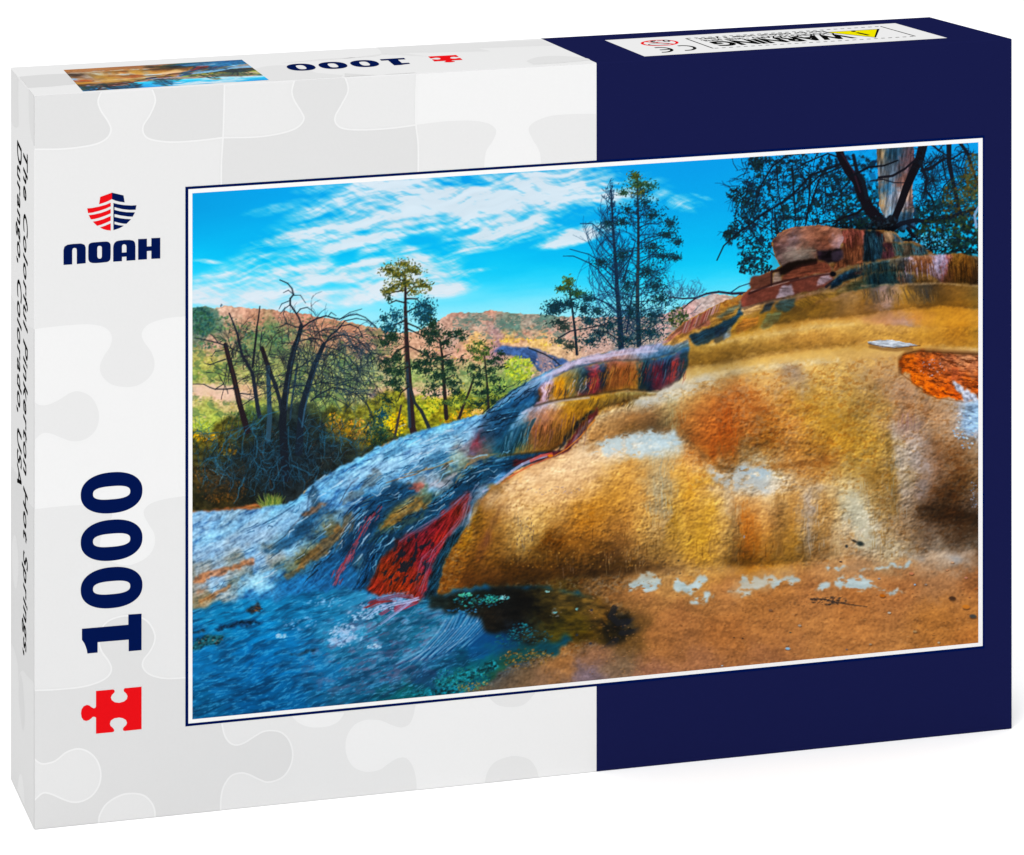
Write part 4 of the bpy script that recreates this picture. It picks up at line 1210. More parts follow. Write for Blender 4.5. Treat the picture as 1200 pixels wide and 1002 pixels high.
    A.ledge(lB1, lC1, [(0, "740:a88450 780:b08c54 830:b89450 880:c09854 940:cc9c54 1000:d0a050 1080:d0a058 1146:d0a868"), (.45, "740:b89868 760:c8b080 800:d0b070 850:d4b068 900:d4a860 960:d6ac64 1020:d6ac68 1146:cfa870"),
                       (1, "740:c8bc9c 760:d2c8b0 800:dad0bc 840:dcc8a0 880:dcbc84 930:d8b070 980:d0a868 1060:c8a06c 1146:c09868")], seed=181, feather=1.5, tone=lambda q: q.crust * .4 + .6)
    A.ledge("690,500 705,490 720,483 745,474 770,468 800,462 840,462", "690,528 716,514 745,506 785,504 800,512 840,545", [(0, "690:b89468 720:c8a47c 745:c8b494 770:cfc8b4 790:c0b490 810:c89c60 840:c88040"), (.4, "690:b08454 715:b48a58 740:a8794a 765:a67c50 785:aa9468 800:b07c44 820:bc7438 840:c06c2c"),
             (.85, "690:a87840 715:a07444 740:86602f 765:7c5c38 785:86724c 800:986634 840:b05c1c"), (1, "690:c8945c 740:a88458 780:a08864 800:c08c50 840:b0641c")], seed=211, feather=2)
    A.ledge("562,586 580,571 600,556 625,545 650,535 680,524 700,517 745,508 790,508 802,518", "562,606 590,592 620,585 660,572 700,556 740,542 802,540", [(0, "566:b87838 590:d8a468 620:e0ac78 660:dcb084 700:d6c4a8 740:c8d4d8 790:c4d0d0 800:c8b088"), (.5, "580:c89458 620:e0b080 660:dfb48c 700:dcb896 730:d0c4b0 760:ccd4d0 790:c4ccc4 800:d0a470"),
             (1, "566:a87430 600:d0a068 640:d8a878 680:dcae80 710:d0a060 740:c08c48 770:b89c70 800:d09850")], seed=221, feather=1.5, tone=lambda q: q.crust * .5 + .5)
    A.ledge("562,604 590,592 620,585 660,572 700,556 740,542 806,540", "536,692 600,682 660,676 700,674 760,670 806,666", [(0, "566:a87430 600:d0a068 640:d8a878 680:dcae80 710:d0a060 740:c08c48 770:b89c70 800:d09850"), (.28, "570:9c6c24 590:b08444 610:c8a46c 640:c49c60 660:c09050 690:bc8434 720:c08a3c 750:c89450 775:a89c80 790:c89c58 800:cc9c50"),
             (.58, "560:8a5c1c 590:a87c3c 610:c4a060 630:b08844 645:7c5018 665:9c6824 690:b87c2c 710:b07c38 730:a07038 755:d0a058 775:b8986c 790:b88c34 800:c49a4c"), (.82, "545:7c4c18 580:8a5c24 600:6c4410 640:744e14 680:8c6026 710:704c28 740:8c683a 770:a07c44 800:b48a44"),
             (1, "540:6a4016 600:4c320d 660:523814 700:523c1e 740:644a2c 780:846440 800:a88858")], seed=231, feather=2, amp=8)
    A.ledge("800,578 830,566 850,576 880,580 910,580 940,574 960,566 985,572", "800,664 850,664 900,662 940,658 985,652", [(0, "805:cc9030 830:d0a878 850:d0b898 880:c8a478 905:cca878 930:c08c4c 955:b0a08c 985:c8ac7c"), (.3, "805:c49448 830:c89840 845:d0a460 858:b09878 875:c07830 895:c8945c 915:947040 930:bc8844 950:a89c94 965:c08c48 985:c8ac80"),
             (.7, "805:c89c48 825:cc9a34 845:c89a54 862:a08048 875:b86c1c 895:b87c30 912:94703c 930:b48434 945:a08c74 960:a87c40 975:c0a078 985:c4ac84"), (1, "805:a07430 825:a87c2c 845:a07c44 860:7c561e 880:744a0c 905:745418 930:806024 960:8c683e 985:a88c64")], seed=241, feather=2.5, amp=7, a=.85)
    U0 = "974,332 980,324 990,318 1010,312 1040,304 1060,301 1100,298 1124,296.5 1150,302"
    U1 = "972,338 1000,326 1030,318 1060,317 1074,318 1090,322 1104,331 1150,334"
    U2 = "980,345 1010,338 1040,334 1080,331 1104,332"
    # ledges: lips that catch the light and the darker faces under them
    for p, w, so, c, a_ in (                            ("740,474 764,468 800,452 840,440 880,433 930,426 980,422", 3, 4, 'dcceae', .6), ("690,527 716,513 745,505 785,503", 3, 4, '7c5c34', .5),
                            ("700,492 720,482 745,476 764,472", 3, 4, 'd0b48c', .55), ("842,547 860,550 872,548 884,545 905,546", 3, 3, '865a22', .55), ("905,547 940,544 968,536", 3, 4, '8c6030', .5), ("590,592 620,572 660,552 700,536", 8, 14, 'e6bc8c', .55), ("610,600 640,580 700,560", 10, 14, 'd8b080', .3),
                            ("800,560 806,590 800,620 806,645", 10, 12, 'd29c28', .15), ("836,590 832,620 834,645", 8, 10, 'cc9428', .15), ("870,590 872,620 868,650", 8, 8, 'b8742c', .3), ("846,478 850,500 850,526", 10, 10, 'b8682c', .3), ("930,470 960,490 985,500 1010,520", 20, 22, 'b88c34', .4),
                            ("1000,590 1016,610 1020,640", 8, 8, 'bab6a2', .45), ("1050,500 1052,540 1062,590", 5, 8, 'a49a94', .5), ("1040,500 1044,540 1046,600", 4, 5, '8a6a30', .45), ("1080,500 1084,540 1080,570", 10, 12, 'a09492', .4), ("1096,520 1100,560 1090,590", 6, 8, '7a5436', .5),
                            ("1085,600 1110,598 1146,606", 10, 8, '402a14', .65), ("1100,575 1120,560 1146,566", 6, 8, '64421e', .45), ("600,666 660,666 720,664 780,664", 6, 6, '54381a', .55), ("530,682 560,676 600,676", 8, 6, '6a4216', .4), ("542,640 556,622 562,600", 6, 8, '8a6410', .5)):
        A.put(A.band(p, w, so).tn(A, 6, 5, 3, 0, 59, .10, 2.0) * a_, lambda q: hexc(c) * q.crust[..., None])
    # left, wet flow
    mf = A.poly("""218,600 300,596 345,588 367,566 440,525 490,505 566,485 600,458 640,435 670,424 715,412 750,407 768,404 772,412 700,424 660,436 640,452 622,480 606,500 590,525 586,534 640,528 660,530 630,542 604,550 584,566 566,580 556,590 550,612 540,625 520,650 512,700 480,705 420,712 360,706 300,712 218,720""", .8, 1.5, 6, 64)
    sn = A.fbm(13, 2.6, 3, -30, 48, X, Y + (A.fbm(50, 40, 2, 0, 49) - .5) * 14)
    st = np.clip((L1 * .26 + L2 * .30 + L3 * .22 + sn * .44 + .08 * grain - .65) * 1.6 + .53, 0, 1)[..., None]
    flow = flow * np.array([.84, 1.0, 1.02])
    lum = flow.mean(-1, keepdims=True)
    dark = flow * np.array([.36, .55, .70])
    light = np.clip(flow * 1.10 + np.array([.06, .10, .13]), 0, 1)
    wet = np.where(st < .42, dark + (flow - dark) * (st / .42), flow + (light - flow) * ((st - .42) / .58))
    k2 = np.clip((A.fbm(30, 6, 3, -32, 66) - .5) * 3, 0, 1)[..., None] * (lum > .42)
    wet = wet * (1 - .35 * k2) + wet * np.array([.55, .80, .98]) * .35 * k2
    wet = wet * .45 + A.blur(wet, 1.2) * .55
    A.put(mf, np.clip(wet * (.92 + .16 * grain + emb * .55)[..., None], 0, 1))
    # dark runnels and bright threads on the flow
    runs = (("345,592 330,602 312,612 290,622", 2, '0f3c5c'), ("367,570 362,582 360,596 350,610 340,618", 3, '12344e'), ("352,606 334,628 318,640 300,652", 2, '3a4c58'), ("600,462 586,474 578,486 570,500", 4, '163c58'), ("620,452 604,462 596,478 588,494", 4, '14405e'), ("562,492 552,500 540,508", 2, '1c4a6a'),
            ("420,560 412,566 404,578 398,590", 2, '3a4858'), ("500,548 486,556 470,560 452,566", 2.2, '8a6844'), ("530,540 510,548 490,552 474,556", 2.4, '9a7848'), ("524,545 518,550", 5, '3a3028'), ("575,530 560,538 548,544 540,556 534,566", 3, '9a7a50'))
    for s, w, c in runs:
        A.stroke(s, w, w * .5, c, .65)
    # blue channel in the middle of the picture
    for _ in range(190):
        t = g.random()
        sp = pl("606,538 585,545 560,550 545,560 535,572 520,584 500,594 482,604 462,618 448,632 436,650 425,668 418,680")
        u = t * (len(sp) - 1.01)
        i = int(u)
        p0 = sp[i] + (sp[i + 1] - sp[i]) * (u - i)
        d = sp[i + 1] - sp[i]
        d = d / np.hypot(*d)
        nrm = np.array([-d[1], d[0]])
        o = g.normal() * (4 + 3 * t)
        p0 = p0 + nrm * o
        l = 8 + 14 * g.random()
        c = ['0c2c44', '103a58', '1c5878', '0a2438', '2a7098', '6aa4c8', '0e3450', '3a5a50'][int(g.random() * 8)]
        A.stroke([p0, p0 + d * l * .5 + nrm * g.normal(), p0 + d * l + nrm * g.normal() * 2], 1.4 + 1.8 * g.random(), .7, c, .55)
    for _ in range(220):
        t = g.random()
        sp = pl("486,572 470,578 450,585 430,594 420,604 410,625 400,640 380,655 372,672")
        u = t * (len(sp) - 1.01)
        i = int(u)
        p0 = sp[i] + (sp[i + 1] - sp[i]) * (u - i)
        d = sp[i + 1] - sp[i]
        d = d / np.hypot(*d)
        nrm = np.array([-d[1], d[0]])
        p0 = p0 + nrm * g.normal() * (3 + 9 * t)
        l = 6 + 14 * g.random()
        c = ['0c2c44', '143f60', '1c5878', '0a2438', '2a7098', '7aa8cc', '4a7a9c', '5c4a34'][int(g.random() * 8)]
        A.stroke([p0, p0 + d * l], 1.1 + 1.2 * g.random(), .6, c, .65)
    fl = lambda c_: (lambda q: hexc(c_) * (.62 + .25 * q.L1 + .30 * q.L2 + .20 * q.grain)[..., None])
    for p_, ft_, c_, a_ in (("560,498 530,500 500,512 470,522 440,534 420,548 400,562 392,574 412,570 440,558 470,550 500,540 530,530 556,524", 3, 'a4c0de', .5), ("345,592 366,580 372,590 350,612 325,628 300,640 260,652 226,664 226,640 262,630 300,616", 3, 'a0b8d6', .5), ("226,664 262,654 300,646 340,640 330,656 300,668 262,682 226,700", 3, '9cb8d8', .45),
                          ("486,566 462,566 446,576 432,590 422,604 412,622 400,640 380,656 366,670 396,672 420,652 434,630 446,612 460,598 474,586 490,578", 1.5, '14405e', .85), ("640,530 606,534 585,540 566,545 552,552 540,562 528,576 510,590 490,600 470,612 452,628 440,648 430,672 422,692 442,692 454,662 470,640 492,622 514,606 532,592 548,578 562,566 580,556 604,548 632,540", 1.2, '123e58', .85),
                          ("374,586 362,598 352,612 340,626 324,638 306,648 318,650 340,642 356,630 368,614 378,600", 1.5, '1c4c6c', .75), ("368,568 362,580 366,592 358,604 350,612 362,606 372,594 376,580", 1.2, '2c4656', .7), ("400,644 380,650 356,660 338,672 322,688 292,702 330,706 370,696 404,690 424,684 412,664", 2.5, '256a9a', .6),
                          ("440,546 430,558 424,570 408,580 398,592 410,588 426,578 438,568 448,556", 1, '5a5c58', .55), ("520,528 500,534 484,546 470,550 486,552 506,544 528,538", 1, '34607e', .6), ("470,520 452,530 444,542 458,536 480,526", 1, '3a7094', .6), ("548,500 524,506 500,514 512,516 536,510", 1, '4a80a4', .5), ("560,512 540,520 522,524 540,528 560,522", 1, '6a5c60', .45)):
        A.put(A.poly(p_, ft_, 2.5, 6, 69) * a_, fl(c_))
    for _ in range(240):
        t = g.random()
        k_ = int(g.random() * 5)
        sp = [pl("560,498 520,508 480,522 440,540 400,562 372,584 345,606 300,628 240,650"), pl("600,540 560,556 530,580 490,604 455,634 432,672"), pl("480,572 445,590 420,612 395,645 360,672"), pl("540,530 500,545 460,560 420,585 385,620 340,655 280,690"), pl("575,494 545,510 500,532 450,556 410,580 370,616 310,656 250,684")][k_]
        u = t * (len(sp) - 1.01)
        i = int(u)
        d = sp[i + 1] - sp[i]
        d = d / np.hypot(*d)
        nrm = np.array([-d[1], d[0]])
        p0 = sp[i] + (sp[i + 1] - sp[i]) * (u - i) + nrm * g.normal() * 9
        l = 6 + 16 * g.random()
        A.stroke([p0, p0 + d * l * .5 + nrm * g.normal(), p0 + d * l + nrm * g.normal() * 2.5], .9 + 1.1 * g.random(), .5, ['c0d8ee', '1c4a6c', 'd0e0f0', '2c6890', '123450'][int(g.random() * 5)], .5)
    # brown and ochre patches in the flow
    for s, c, a_ in (("346,672 352,656 366,642 384,628 396,616 402,620 396,634 384,646 366,658", '7c5c34', .7), ("330,676 345,668 358,660 350,672 336,680", '8a6a3c', .6), ("226,676 250,668 280,660 300,654 298,660 270,670 240,680 226,686", 'b0724a', .75), ("232,704 250,694 272,684 272,688 250,700 236,706", 'b07848', .7), ("226,692 244,686 232,696", 'b08060', .6),
                     ("444,618 456,606 470,596 488,584 506,578 508,588 494,598 478,606 460,614 446,622", '8c6c38', .75), ("452,628 470,612 500,600 496,606 474,618", '4a5444', .5), ("478,572 490,565 498,568 488,575", 'a85c50', .7), ("500,570 516,562 536,554 530,566 510,572", 'a89ca4', .5), ("545,536 560,534 578,530 570,538 552,544", 'a08c6c', .6),
                     ("352,604 370,592 384,588 376,596 360,606", 'a8683c', .55), ("494,584 506,574 510,586 500,590", '1c4c58', .5), ("404,604 416,598 412,612 400,618", '6c5434', .6), ("560,524 568,510 572,512 566,528", '7c2c38', .75)):
        m = A.poly(s, 1, 2.5, 6, 68)
        A.put(m * a_, lambda q: np.clip(hexc(c) * (.55 + .9 * q.L2 * .6 + .3 * q.grain)[..., None], 0, 1))
    # small red rill
    for _ in range(80):
        t = g.random()
        sp = pl("444,592 436,604 428,616 420,630 414,642 408,655 400,668 396,678 392,684")
        u = t * (len(sp) - 1.01)
        i = int(u)
        p0 = sp[i] + (sp[i + 1] - sp[i]) * (u - i) + np.array([g.normal() * 2.2, g.normal() * 2])
        d = sp[i + 1] - sp[i]
        A.stroke([p0, p0 + d * (.3 + .6 * g.random())], 1.3, .7, ['8c3c48', '9c4450', 'a85c6c', '6c2c38'][int(g.random() * 4)], .75)

    # ---------------------------------------------------------------- red stream
    ms = A.poly("546,578 553,584 549,598 540,612 528,626 520,642 512,656 504,676 498,696 492,706 476,700 458,699 440,697 430,692 436,678 444,662 452,646 466,634 484,624 504,612 524,598 536,588", 1.2, 4.5, 10, 70)
    red = A.warped("""546,585,a05058 540,600,a03a24 525,605,9c3030 510,622,8c2230 500,615,903040 490,630,802838 475,640,7c2c30 460,650,9a3c24 450,670,b04a1c 440,685,a83c24 470,665,a8401c 465,690,a84418 485,680,a43c20 495,660,98304a 505,640,a02c38 515,630,a83424
 490,645,8c2428 500,690,a03c48 480,660,8c3420""", M=ms, amp=4, sc=8, amp2=2, sc2=3, seed=71, k=2)
    A.put(ms, lambda q: red * np.array([.88, .84, .86]) * (.50 + .74 * (np.clip((q.L1 * .5 + q.L2 * .5 + .1 * q.L3 - .55) * 1.5 + .5, 0, 1))[..., None]))
    A.put((ms * A.ell(478, 655, 34, 48, 30).gain(3)).tn(A, 4, 8, 3, 28, 73, .60, 8) * .85, '12222e')
    for s, w, c in (("548,578 536,590 520,602 500,614 484,624 470,634", 3, '8c88ac'), ("545,590 540,606 530,620 518,634 508,646 502,660 498,676 492,694", 2.4, 'a888a8'), ("508,646 496,656 492,672 488,690", 2, 'b08ca4'), ("560,568 552,580 546,600 540,618", 3, '7c86a0'), ("500,616 480,628 466,640", 1.6, 'b04c60')):
        for k in range(4):
            o = np.array([g.normal() * 1.3, g.normal() * 1.3])
            A.stroke(pl(s) + o + g.normal(size=(len(pl(s)), 2)) * .8, w * .5, w * .3, hexc(c) * (.7 + .3 * g.random()), .38)
    A.put(A.poly("522,634 534,622 544,616 538,630 528,644 520,660 514,684 508,704 496,706 500,690 506,670 512,652", 1, 1.6, 5, 74) * .9, lambda q: np.clip(hexc('10303f') * (.4 + 1.3 * q.L1)[..., None], 0, 1))
    A.put(A.poly("452,636 444,648 436,664 430,682 424,694 412,694 420,676 430,656 440,640", 1, 2, 5, 75) * .85, lambda q: np.clip(hexc('0f3a58') * (.3 + 1.5 * q.L1)[..., None], 0, 1))

    # ---------------------------------------------------------------- upper terraces, left of the ridge

    def drape(s, c, a_=.9, seed=80, feather=.7, jit=1.6, tex_=.7):
        m = A.poly(s, feather, jit, 5, seed)
        A.put(m * a_, lambda q: hexc(c) * ((1 - .5 * tex_ + 1.0 * tex_ * np.clip((q.L1 * .4 + q.L2 * .5 - .45) * 1.5 + .5, 0, 1)) * ((.25 + .75 * q.crust) if tex_ < .3 else (.8 + .4 * q.h2)))[..., None])
    dr2 = lambda q: .66 + .26 * q.L2 + .20 * q.L1 + .22 * q.h2 + .12 * q.grain
    A.ledge("566,488 574,481 584,472 596,462 610,454 625,446 640,438 668,424 690,417 715,412 745,407 768,403 776,400 806,394", "560,500 580,490 600,478 618,466 636,450 650,442 668,433 684,429 700,426 720,423 750,423 770,420 790,414 808,406",
            [(0, "566:5c7c9c 600:5c84a8 640:9ca8c4 668:b0a8c4 700:b4a8bc 745:a8a0bc 776:a09cb8 806:8c7c7c"), (.6, "566:2c5878 600:24587c 640:7c90b4 660:a89cb8 690:a89cb0 712:a08894 730:9c807c 750:7c88a0 776:5c7c9c 806:5c6c6c"), (1, "566:1c4462 600:1c4a6a 630:3c5c7c 650:9c8c8c 672:7c8088 690:3c5c78 712:8c685c 745:7c6858 760:2c5468 780:2c5a78 806:3c5860")], seed=251, amp=3, tone=dr2)
    A.ledge("628,456 636,450 650,442 668,433 684,429 700,426 720,423 750,423 770,420 790,414 808,406", "624,476 636,472 650,469 672,466 690,463 710,459 735,456 748,458 770,459 785,453 796,445 805,432",
            [(0, "628:3c5c78 636:8c7c90 642:b8acc8 650:b09880 658:a88c50 672:848878 684:4c6c80 696:8c5c68 704:3c5870 712:98685c 730:94604c 745:8c6c50 754:2c5460 780:2c5a78 800:2c587c"),
             (.3, "628:24384c 633:5c4030 640:c0a8bc 645:a88078 650:b08028 658:b07c18 664:8c7030 672:6e6440 680:4c5c50 686:17303f 692:5c2c38 697:94383c 702:2c2c40 707:1c2c3c 712:7a4c28 730:8a5428 745:7c5028 752:183438 760:1c3040 768:6c2434 775:3c2438 782:1c3048 788:8c302c 795:7c2c34 800:16384c 806:1c3c50"),
             (.75, "628:1c3448 634:6a4830 642:b89cb0 650:b47c1c 660:a87420 672:66603c 680:44483c 688:12283a 694:8c3038 700:5c2830 707:142434 714:6c4422 735:805028 745:94682c 752:12282c 760:182838 770:5c2030 778:2c2034 785:6c2428 792:8c3430 800:12303f"),
             (1, "628:8c788c 642:b8a0ac 655:a87c30 672:6c6038 690:6c2c34 712:5c3c1c 740:946c2c 760:0c2030 775:481c28 790:3c1a24 800:183040")], seed=261, amp=3, tone=dr2)
    A.ledge("556,506 566,492 580,488 600,478 622,470 630,462", "548,534 566,532 586,530 600,508 612,490 626,476", [(0, "560:5c7894 575:3c6888 600:2c6080 625:2c5878"), (.5, "552:7c4450 560:6c3440 568:34485c 580:1c4460 600:16405c 620:1c4660"), (1, "552:5c5868 566:6a5c54 580:24505c 596:1c4450 615:2c4c58")], seed=271, amp=4, tone=dr2)
    A.ledge("600,498 606,490 614,482 624,477 640,473 660,470 690,466 712,462 740,459 770,460", "582,535 594,534 606,532 625,531 645,528 658,521 668,511 680,498 695,484 715,475 740,469 770,462",
            [(0, "604:6c98b8 616:a0acc4 640:aca8bc 656:b0a080 672:b08c40 690:b0862c 705:a8802c 722:8c7c50 750:7c7048"), (.2, "598:3c7090 610:5c7c8c 622:94807c 640:98705c 655:946c40 670:a07828 690:a47c28 710:84692c 740:74643c"),
             (.5, "594:164050 604:1c4450 612:24505c 618:5c5040 626:84563a 640:8c5c3c 655:8a6030 670:94691f 690:94701f 710:7c6430 740:6c5834"), (.85, "588:14384c 600:16404a 608:3c5040 618:6c5c34 630:7c5838 645:6c4c24 660:644820 672:6c4c18 690:6c5018 715:5c4824"), (1, "586:44605c 600:4c5c4c 612:8c7440 630:84642c 650:5c3c18 668:54360f 690:503814")], seed=281, amp=3.5, tone=dr2)
    for _ in range(60):
        x = 588 + 34 * g.random()
        A.stroke([(x + 6, 490 + (622 - x) * .5), (x, 503 + (622 - x) * .5), (x - 5, 518 + (622 - x) * .4)], 1.6, .7, ['0e3048', '2c6484', '4a7c94', '1c4a58', '14404c'][int(g.random() * 5)], .25)
    # dark red gutter
    drape("700,478 690,488 676,502 668,514 660,526 640,531 620,536 600,540 600,546 630,541 652,533 664,530 676,518 686,504 698,490", '4c1c20', .92)
    drape("697,480 683,494 670,508 660,522 652,530 656,522 664,508 676,494 690,483", '141c28', .9)
    drape("698,488 684,504 674,518 668,524 676,508 688,494", '84707c', .8, tex_=.5)
    A.stroke("640,534 626,538 612,544 600,552 588,562 578,570 566,576", 3.4, 2.4, 'a0a8c8', .8)
    A.stroke("646,532 634,534 622,540", 3.4, 3, 'c05a54', .8)
    A.stroke("645,536 622,545 602,556 588,566", 2, 2, 'c05030', .6)
    A.blob(645, 534, 4, 2, 0, 'd07818', .95)
    A.stroke("697,492 680,512 664,526 650,534", 1.6, 1.2, 'c8803c', .8)
    drape("584,566 596,558 598,566 590,578 584,590 572,600 566,590 574,576", '7c5a2c', .6)
    A.blob(580, 577, 9, 5, .2, '5a3c14', .8, .8)
    A.blob(578, 571, 9, 6, .1, '9a7034', .8, .7)
    drape("560,570 572,566 566,584 556,604 548,622 544,616 550,596", '888c9c', .5)
    drape("570,620 582,600 590,586 584,606 576,628 566,650", 'a07044', .55)
    A.put(A.poly("572,618 560,640 558,660 566,650 576,630", 3, 2, 6, 81) * .4, 'a85c58')

    # terraces, right of the ridge (toe of the boulder)
    drape("776,402 790,388 802,378 816,371 830,366 846,362 840,376 828,382 812,386 800,396", '8c5a50', .85)
    for _ in range(60):
        x = 800 + 44 * g.random()
        y = 388 - (x - 800) * .55
        A.stroke([(x, y - 8), (x - 5, y + 6)], 1.4, .6, ['a07c80', '7c3c38', '9c6848', 'b89898', '6c5040'][int(g.random() * 5)], .6)
    drape("830,372 846,362 866,356 868,364 856,378 842,386 830,390 832,380", 'a07c3c', .8)
    drape("776,404 796,392 816,388 806,398 790,404", '9c7438', .85)
    drape("812,404 806,394 822,388 842,380 862,370 868,358 878,356 872,366 864,376 856,386 846,392 826,404", '14384f', .92)
    drape("846,392 858,384 856,392 848,400", '6c8cb4', .8, tex_=.5)
    drape("838,386 852,382 848,398 836,402", '1c2c40', .7)
    drape("868,362 886,354 898,352 890,362 872,372", 'a88860', .8)
    drape("890,366 898,354 908,352 902,364 892,368", '16304a', .85)
    drape("838,372 870,352 880,346 894,342 870,358 846,372", '2a5470', .5)
    drape("862,384 872,374 890,370 886,380 864,392", 'b8702c', .7)
    drape("890,384 900,368 916,364 912,376 900,386", '5a7c70', .6)
    drape("908,358 918,350 932,348 932,358 924,366 910,364", '1e4a5c', .75)
    drape("930,356 948,346 970,340 988,338 984,346 960,352 940,360", '8c6c20', .7)
    # red slabs under the boulder
    drape("879,338 879,326 892,322 905,317 904,334 890,340 874,348", '7c4a3a', .95, tex_=.12)
    drape("904,334 908,318 916,318 914,330", '9c8480', .8, tex_=.4)
    drape("914,328 922,316 934,308 952,306 968,306 975,314 973,320 950,322 926,330", '8e4e38', .97, tex_=.4)
    drape("868,350 876,342 896,336 920,330 950,324 972,320 978,326 968,336 950,342 926,346 905,352 880,358 868,360", '8a4a3c', .95, tex_=.12)
    drape("910,350 914,336 928,332 930,344 920,350", 'a8a0b4', .75, tex_=.5)
    drape("955,336 962,324 972,320 976,326 968,332", 'b8a4b4', .8, tex_=.5)
    A.stroke("880,341 905,335 930,328 955,323 972,320", 1.4, 1.2, 'b89890', .7)
    A.blob(976, 321, 4.4, 3.6, 0, '0c1424', .95)
    for p_, w_, c_ in (("878,344 890,339 905,333 920,329 935,326", 1.6, '4a2a28'), ("905,318 915,316 925,316 940,311 956,308", 2.2, '3a1e1c'), ("968,336 976,330 985,326", 2, '2a2a38'), ("872,362 885,357 905,352 925,348", 1.4, '4a3430'), ("926,330 950,324 972,321", 1.2, '5c3430'), ("904,318 904,334", 1.2, '4a2c2c')):
        A.put(A.band(p_, w_, 1.2) * .75, c_)
    # teal and rust ledges
    drip = lambda q: .62 + .30 * q.L2 + .30 * q.L1 + .22 * q.grain
    A.ledge("980,341 1000,330 1020,322 1040,318 1070,317.5 1088,321 1102,331", U2, [(0, "990:7c6c3c 1010:6c6a4c 1018:2c5058 1030:1c4450 1040:245058 1048:4c7068 1056:a08468 1062:6c7478 1070:a07c4c 1080:9c7038 1092:b08850"), (.35, "990:6c5c34 1010:4a5440 1018:1c4450 1030:143c48 1040:1c4850 1048:2a4c50 1056:805c44 1066:44505c 1076:84602c 1092:94703c"),
                    (1, "990:5c4824 1010:24443f 1030:10303c 1048:24444a 1056:6c4c3a 1066:3a444c 1076:64481c 1092:74542a")], seed=191, amp=3, tone=drip)
    A.ledge(U0, U1, [(0, "985:2c5870 1000:305c70 1010:706460 1020:4c7078 1035:4a6c74 1044:8c8470 1060:6c6c70 1068:b8aac4 1075:b07c58 1088:b88460 1095:b8a8c8 1104:b8a8c8 1110:b87078 1116:b08038 1124:a87830 1130:9c6c2c 1138:8c6430 1146:7c6444"),
                     (.2, "985:1a4058 1000:1c4456 1010:5a4c44 1020:2c5058 1035:24444c 1044:6c6450 1060:4c4a4c 1068:a89ab4 1075:9c6440 1088:a86c48 1095:a898b8 1104:a898b8 1110:a86068 1116:a07028 1124:9c6c24 1130:8c5c1c 1138:7c5420 1146:6c5434"),
                     (.6, "985:143850 1000:182c3c 1003:4a2a30 1010:5a5848 1020:2c4c54 1030:1a3c48 1040:284850 1050:706858 1058:44505c 1066:6c5c50 1072:8c5c34 1086:8c5428 1094:a090a8 1100:a8a0bc 1106:9c6068 1112:7c4c24 1120:845818 1126:6c4414 1132:7c5010 1138:5c3c18 1146:5c4428"),
                     (1, "985:10303f 1010:1c3c48 1040:2c3c38 1060:4c4034 1080:7a5028 1095:7c6068 1104:7c4c40 1110:5c3c1c 1122:5c4010 1130:4a3414 1146:443018")], seed=201, amp=3, tone=drip)
    for x, c in ((1022, '4a4438'), (1028, '6a6468'), (1034, 'a08484'), (1040, '4a4440'), (1046, '8c6c5c'), (1058, '4a4030'), (1064, '5a4a34'), (1078, '40403c'), (1084, '3c3c40'), (1090, '6a5a40'), (1050, 'b09070'), (1070, 'a07838')):
        for k in range(4):
            A.stroke([(x + g.normal() * 1.5, 337 + g.random() * 4), (x + 6 + g.normal() * 2, 350 + g.random() * 8)], 1.4, .8, c, .28)
    # columns beside the boulder
    drape("986,269 1002,268 1014,269 1016,290 1012,310 990,312 976,318 980,302 988,286", '8a5234', .95)
    drape("986,269 1012,269 1014,286 996,290 986,284", '8c4a40', .85)
    drape("1012,270 1024,269 1032,276 1033,304 1012,308 1012,290", '123040', .95)
    drape("1022,274 1032,274 1034,302 1024,304", '2a5c74', .7)
    drape("1026,270 1036,272 1038,284 1030,286", '4a2430', .9)
    drape("1034,271 1046,272 1048,284 1038,284", 'b08c6c', .9, tex_=.4)
    drape("1046,273 1054,280 1058,284 1048,284", '3c5c74', .9)
    drape("1033,286 1046,284 1048,300 1033,304", '5c3440', .95)
    drape("1046,285 1070,285 1084,292 1086,298 1060,300 1048,300", '3c5a5c', .95)
    drape("1056,286 1068,286 1068,298 1058,300", '6c5440', .8)
    drape("1070,286 1084,291 1086,298 1070,298", '4c7484', .8)
    # boulder
    mb = A.poly("905,284 912,274 928,267 945,265 962,264 984,268 989,279 984,292 970,294 958,293 957,303 940,306 924,308 917,314 909,302", 0, 1, 5, 86)
    bo = A.warped("""908,285,7c5048 920,272,a06a52 940,268,a46e58 960,268,a86c50 980,270,a87058 930,278,8c7278 920,288,8a6a6c 950,280,94604c 970,280,9a5c40 984,282,a08088 912,298,8c6c68 925,296,7c7268 940,298,78716a 952,296,7a6c60 940,290,86604e 920,304,7c6860 960,290,7c4838""", M=mb, amp=4, sc=8, amp2=2, sc2=3, seed=87, k=2)
    A.put(mb, lambda q: bo * (q.crust * .5 + .55 * (.45 + q.fbm(10, 5, 4, -18, 88)))[..., None])
    A.put(A.poly("957,294 970,294 985,291 988,300 984,306 972,308 958,304", .7, 1, 5, 89) * .95, lambda q: np.clip(hexc('2c1e2c') * (.6 + .9 * q.fbm(6, 5, 2, 0, 90))[..., None], 0, 1))
    A.put(A.poly("972,296 988,292 988,304 976,307", 1, 1.4, 5, 91) * .6, '5c5064')
    A.put(A.poly("920,309 940,304 958,302 958,306 946,309 932,313 924,319 914,323 912,316", .8, 1, 5, 92) * .95, '2a1a16')
    A.stroke("920,297 936,294 956,293", 1.2, 1, 'a09082', .6)

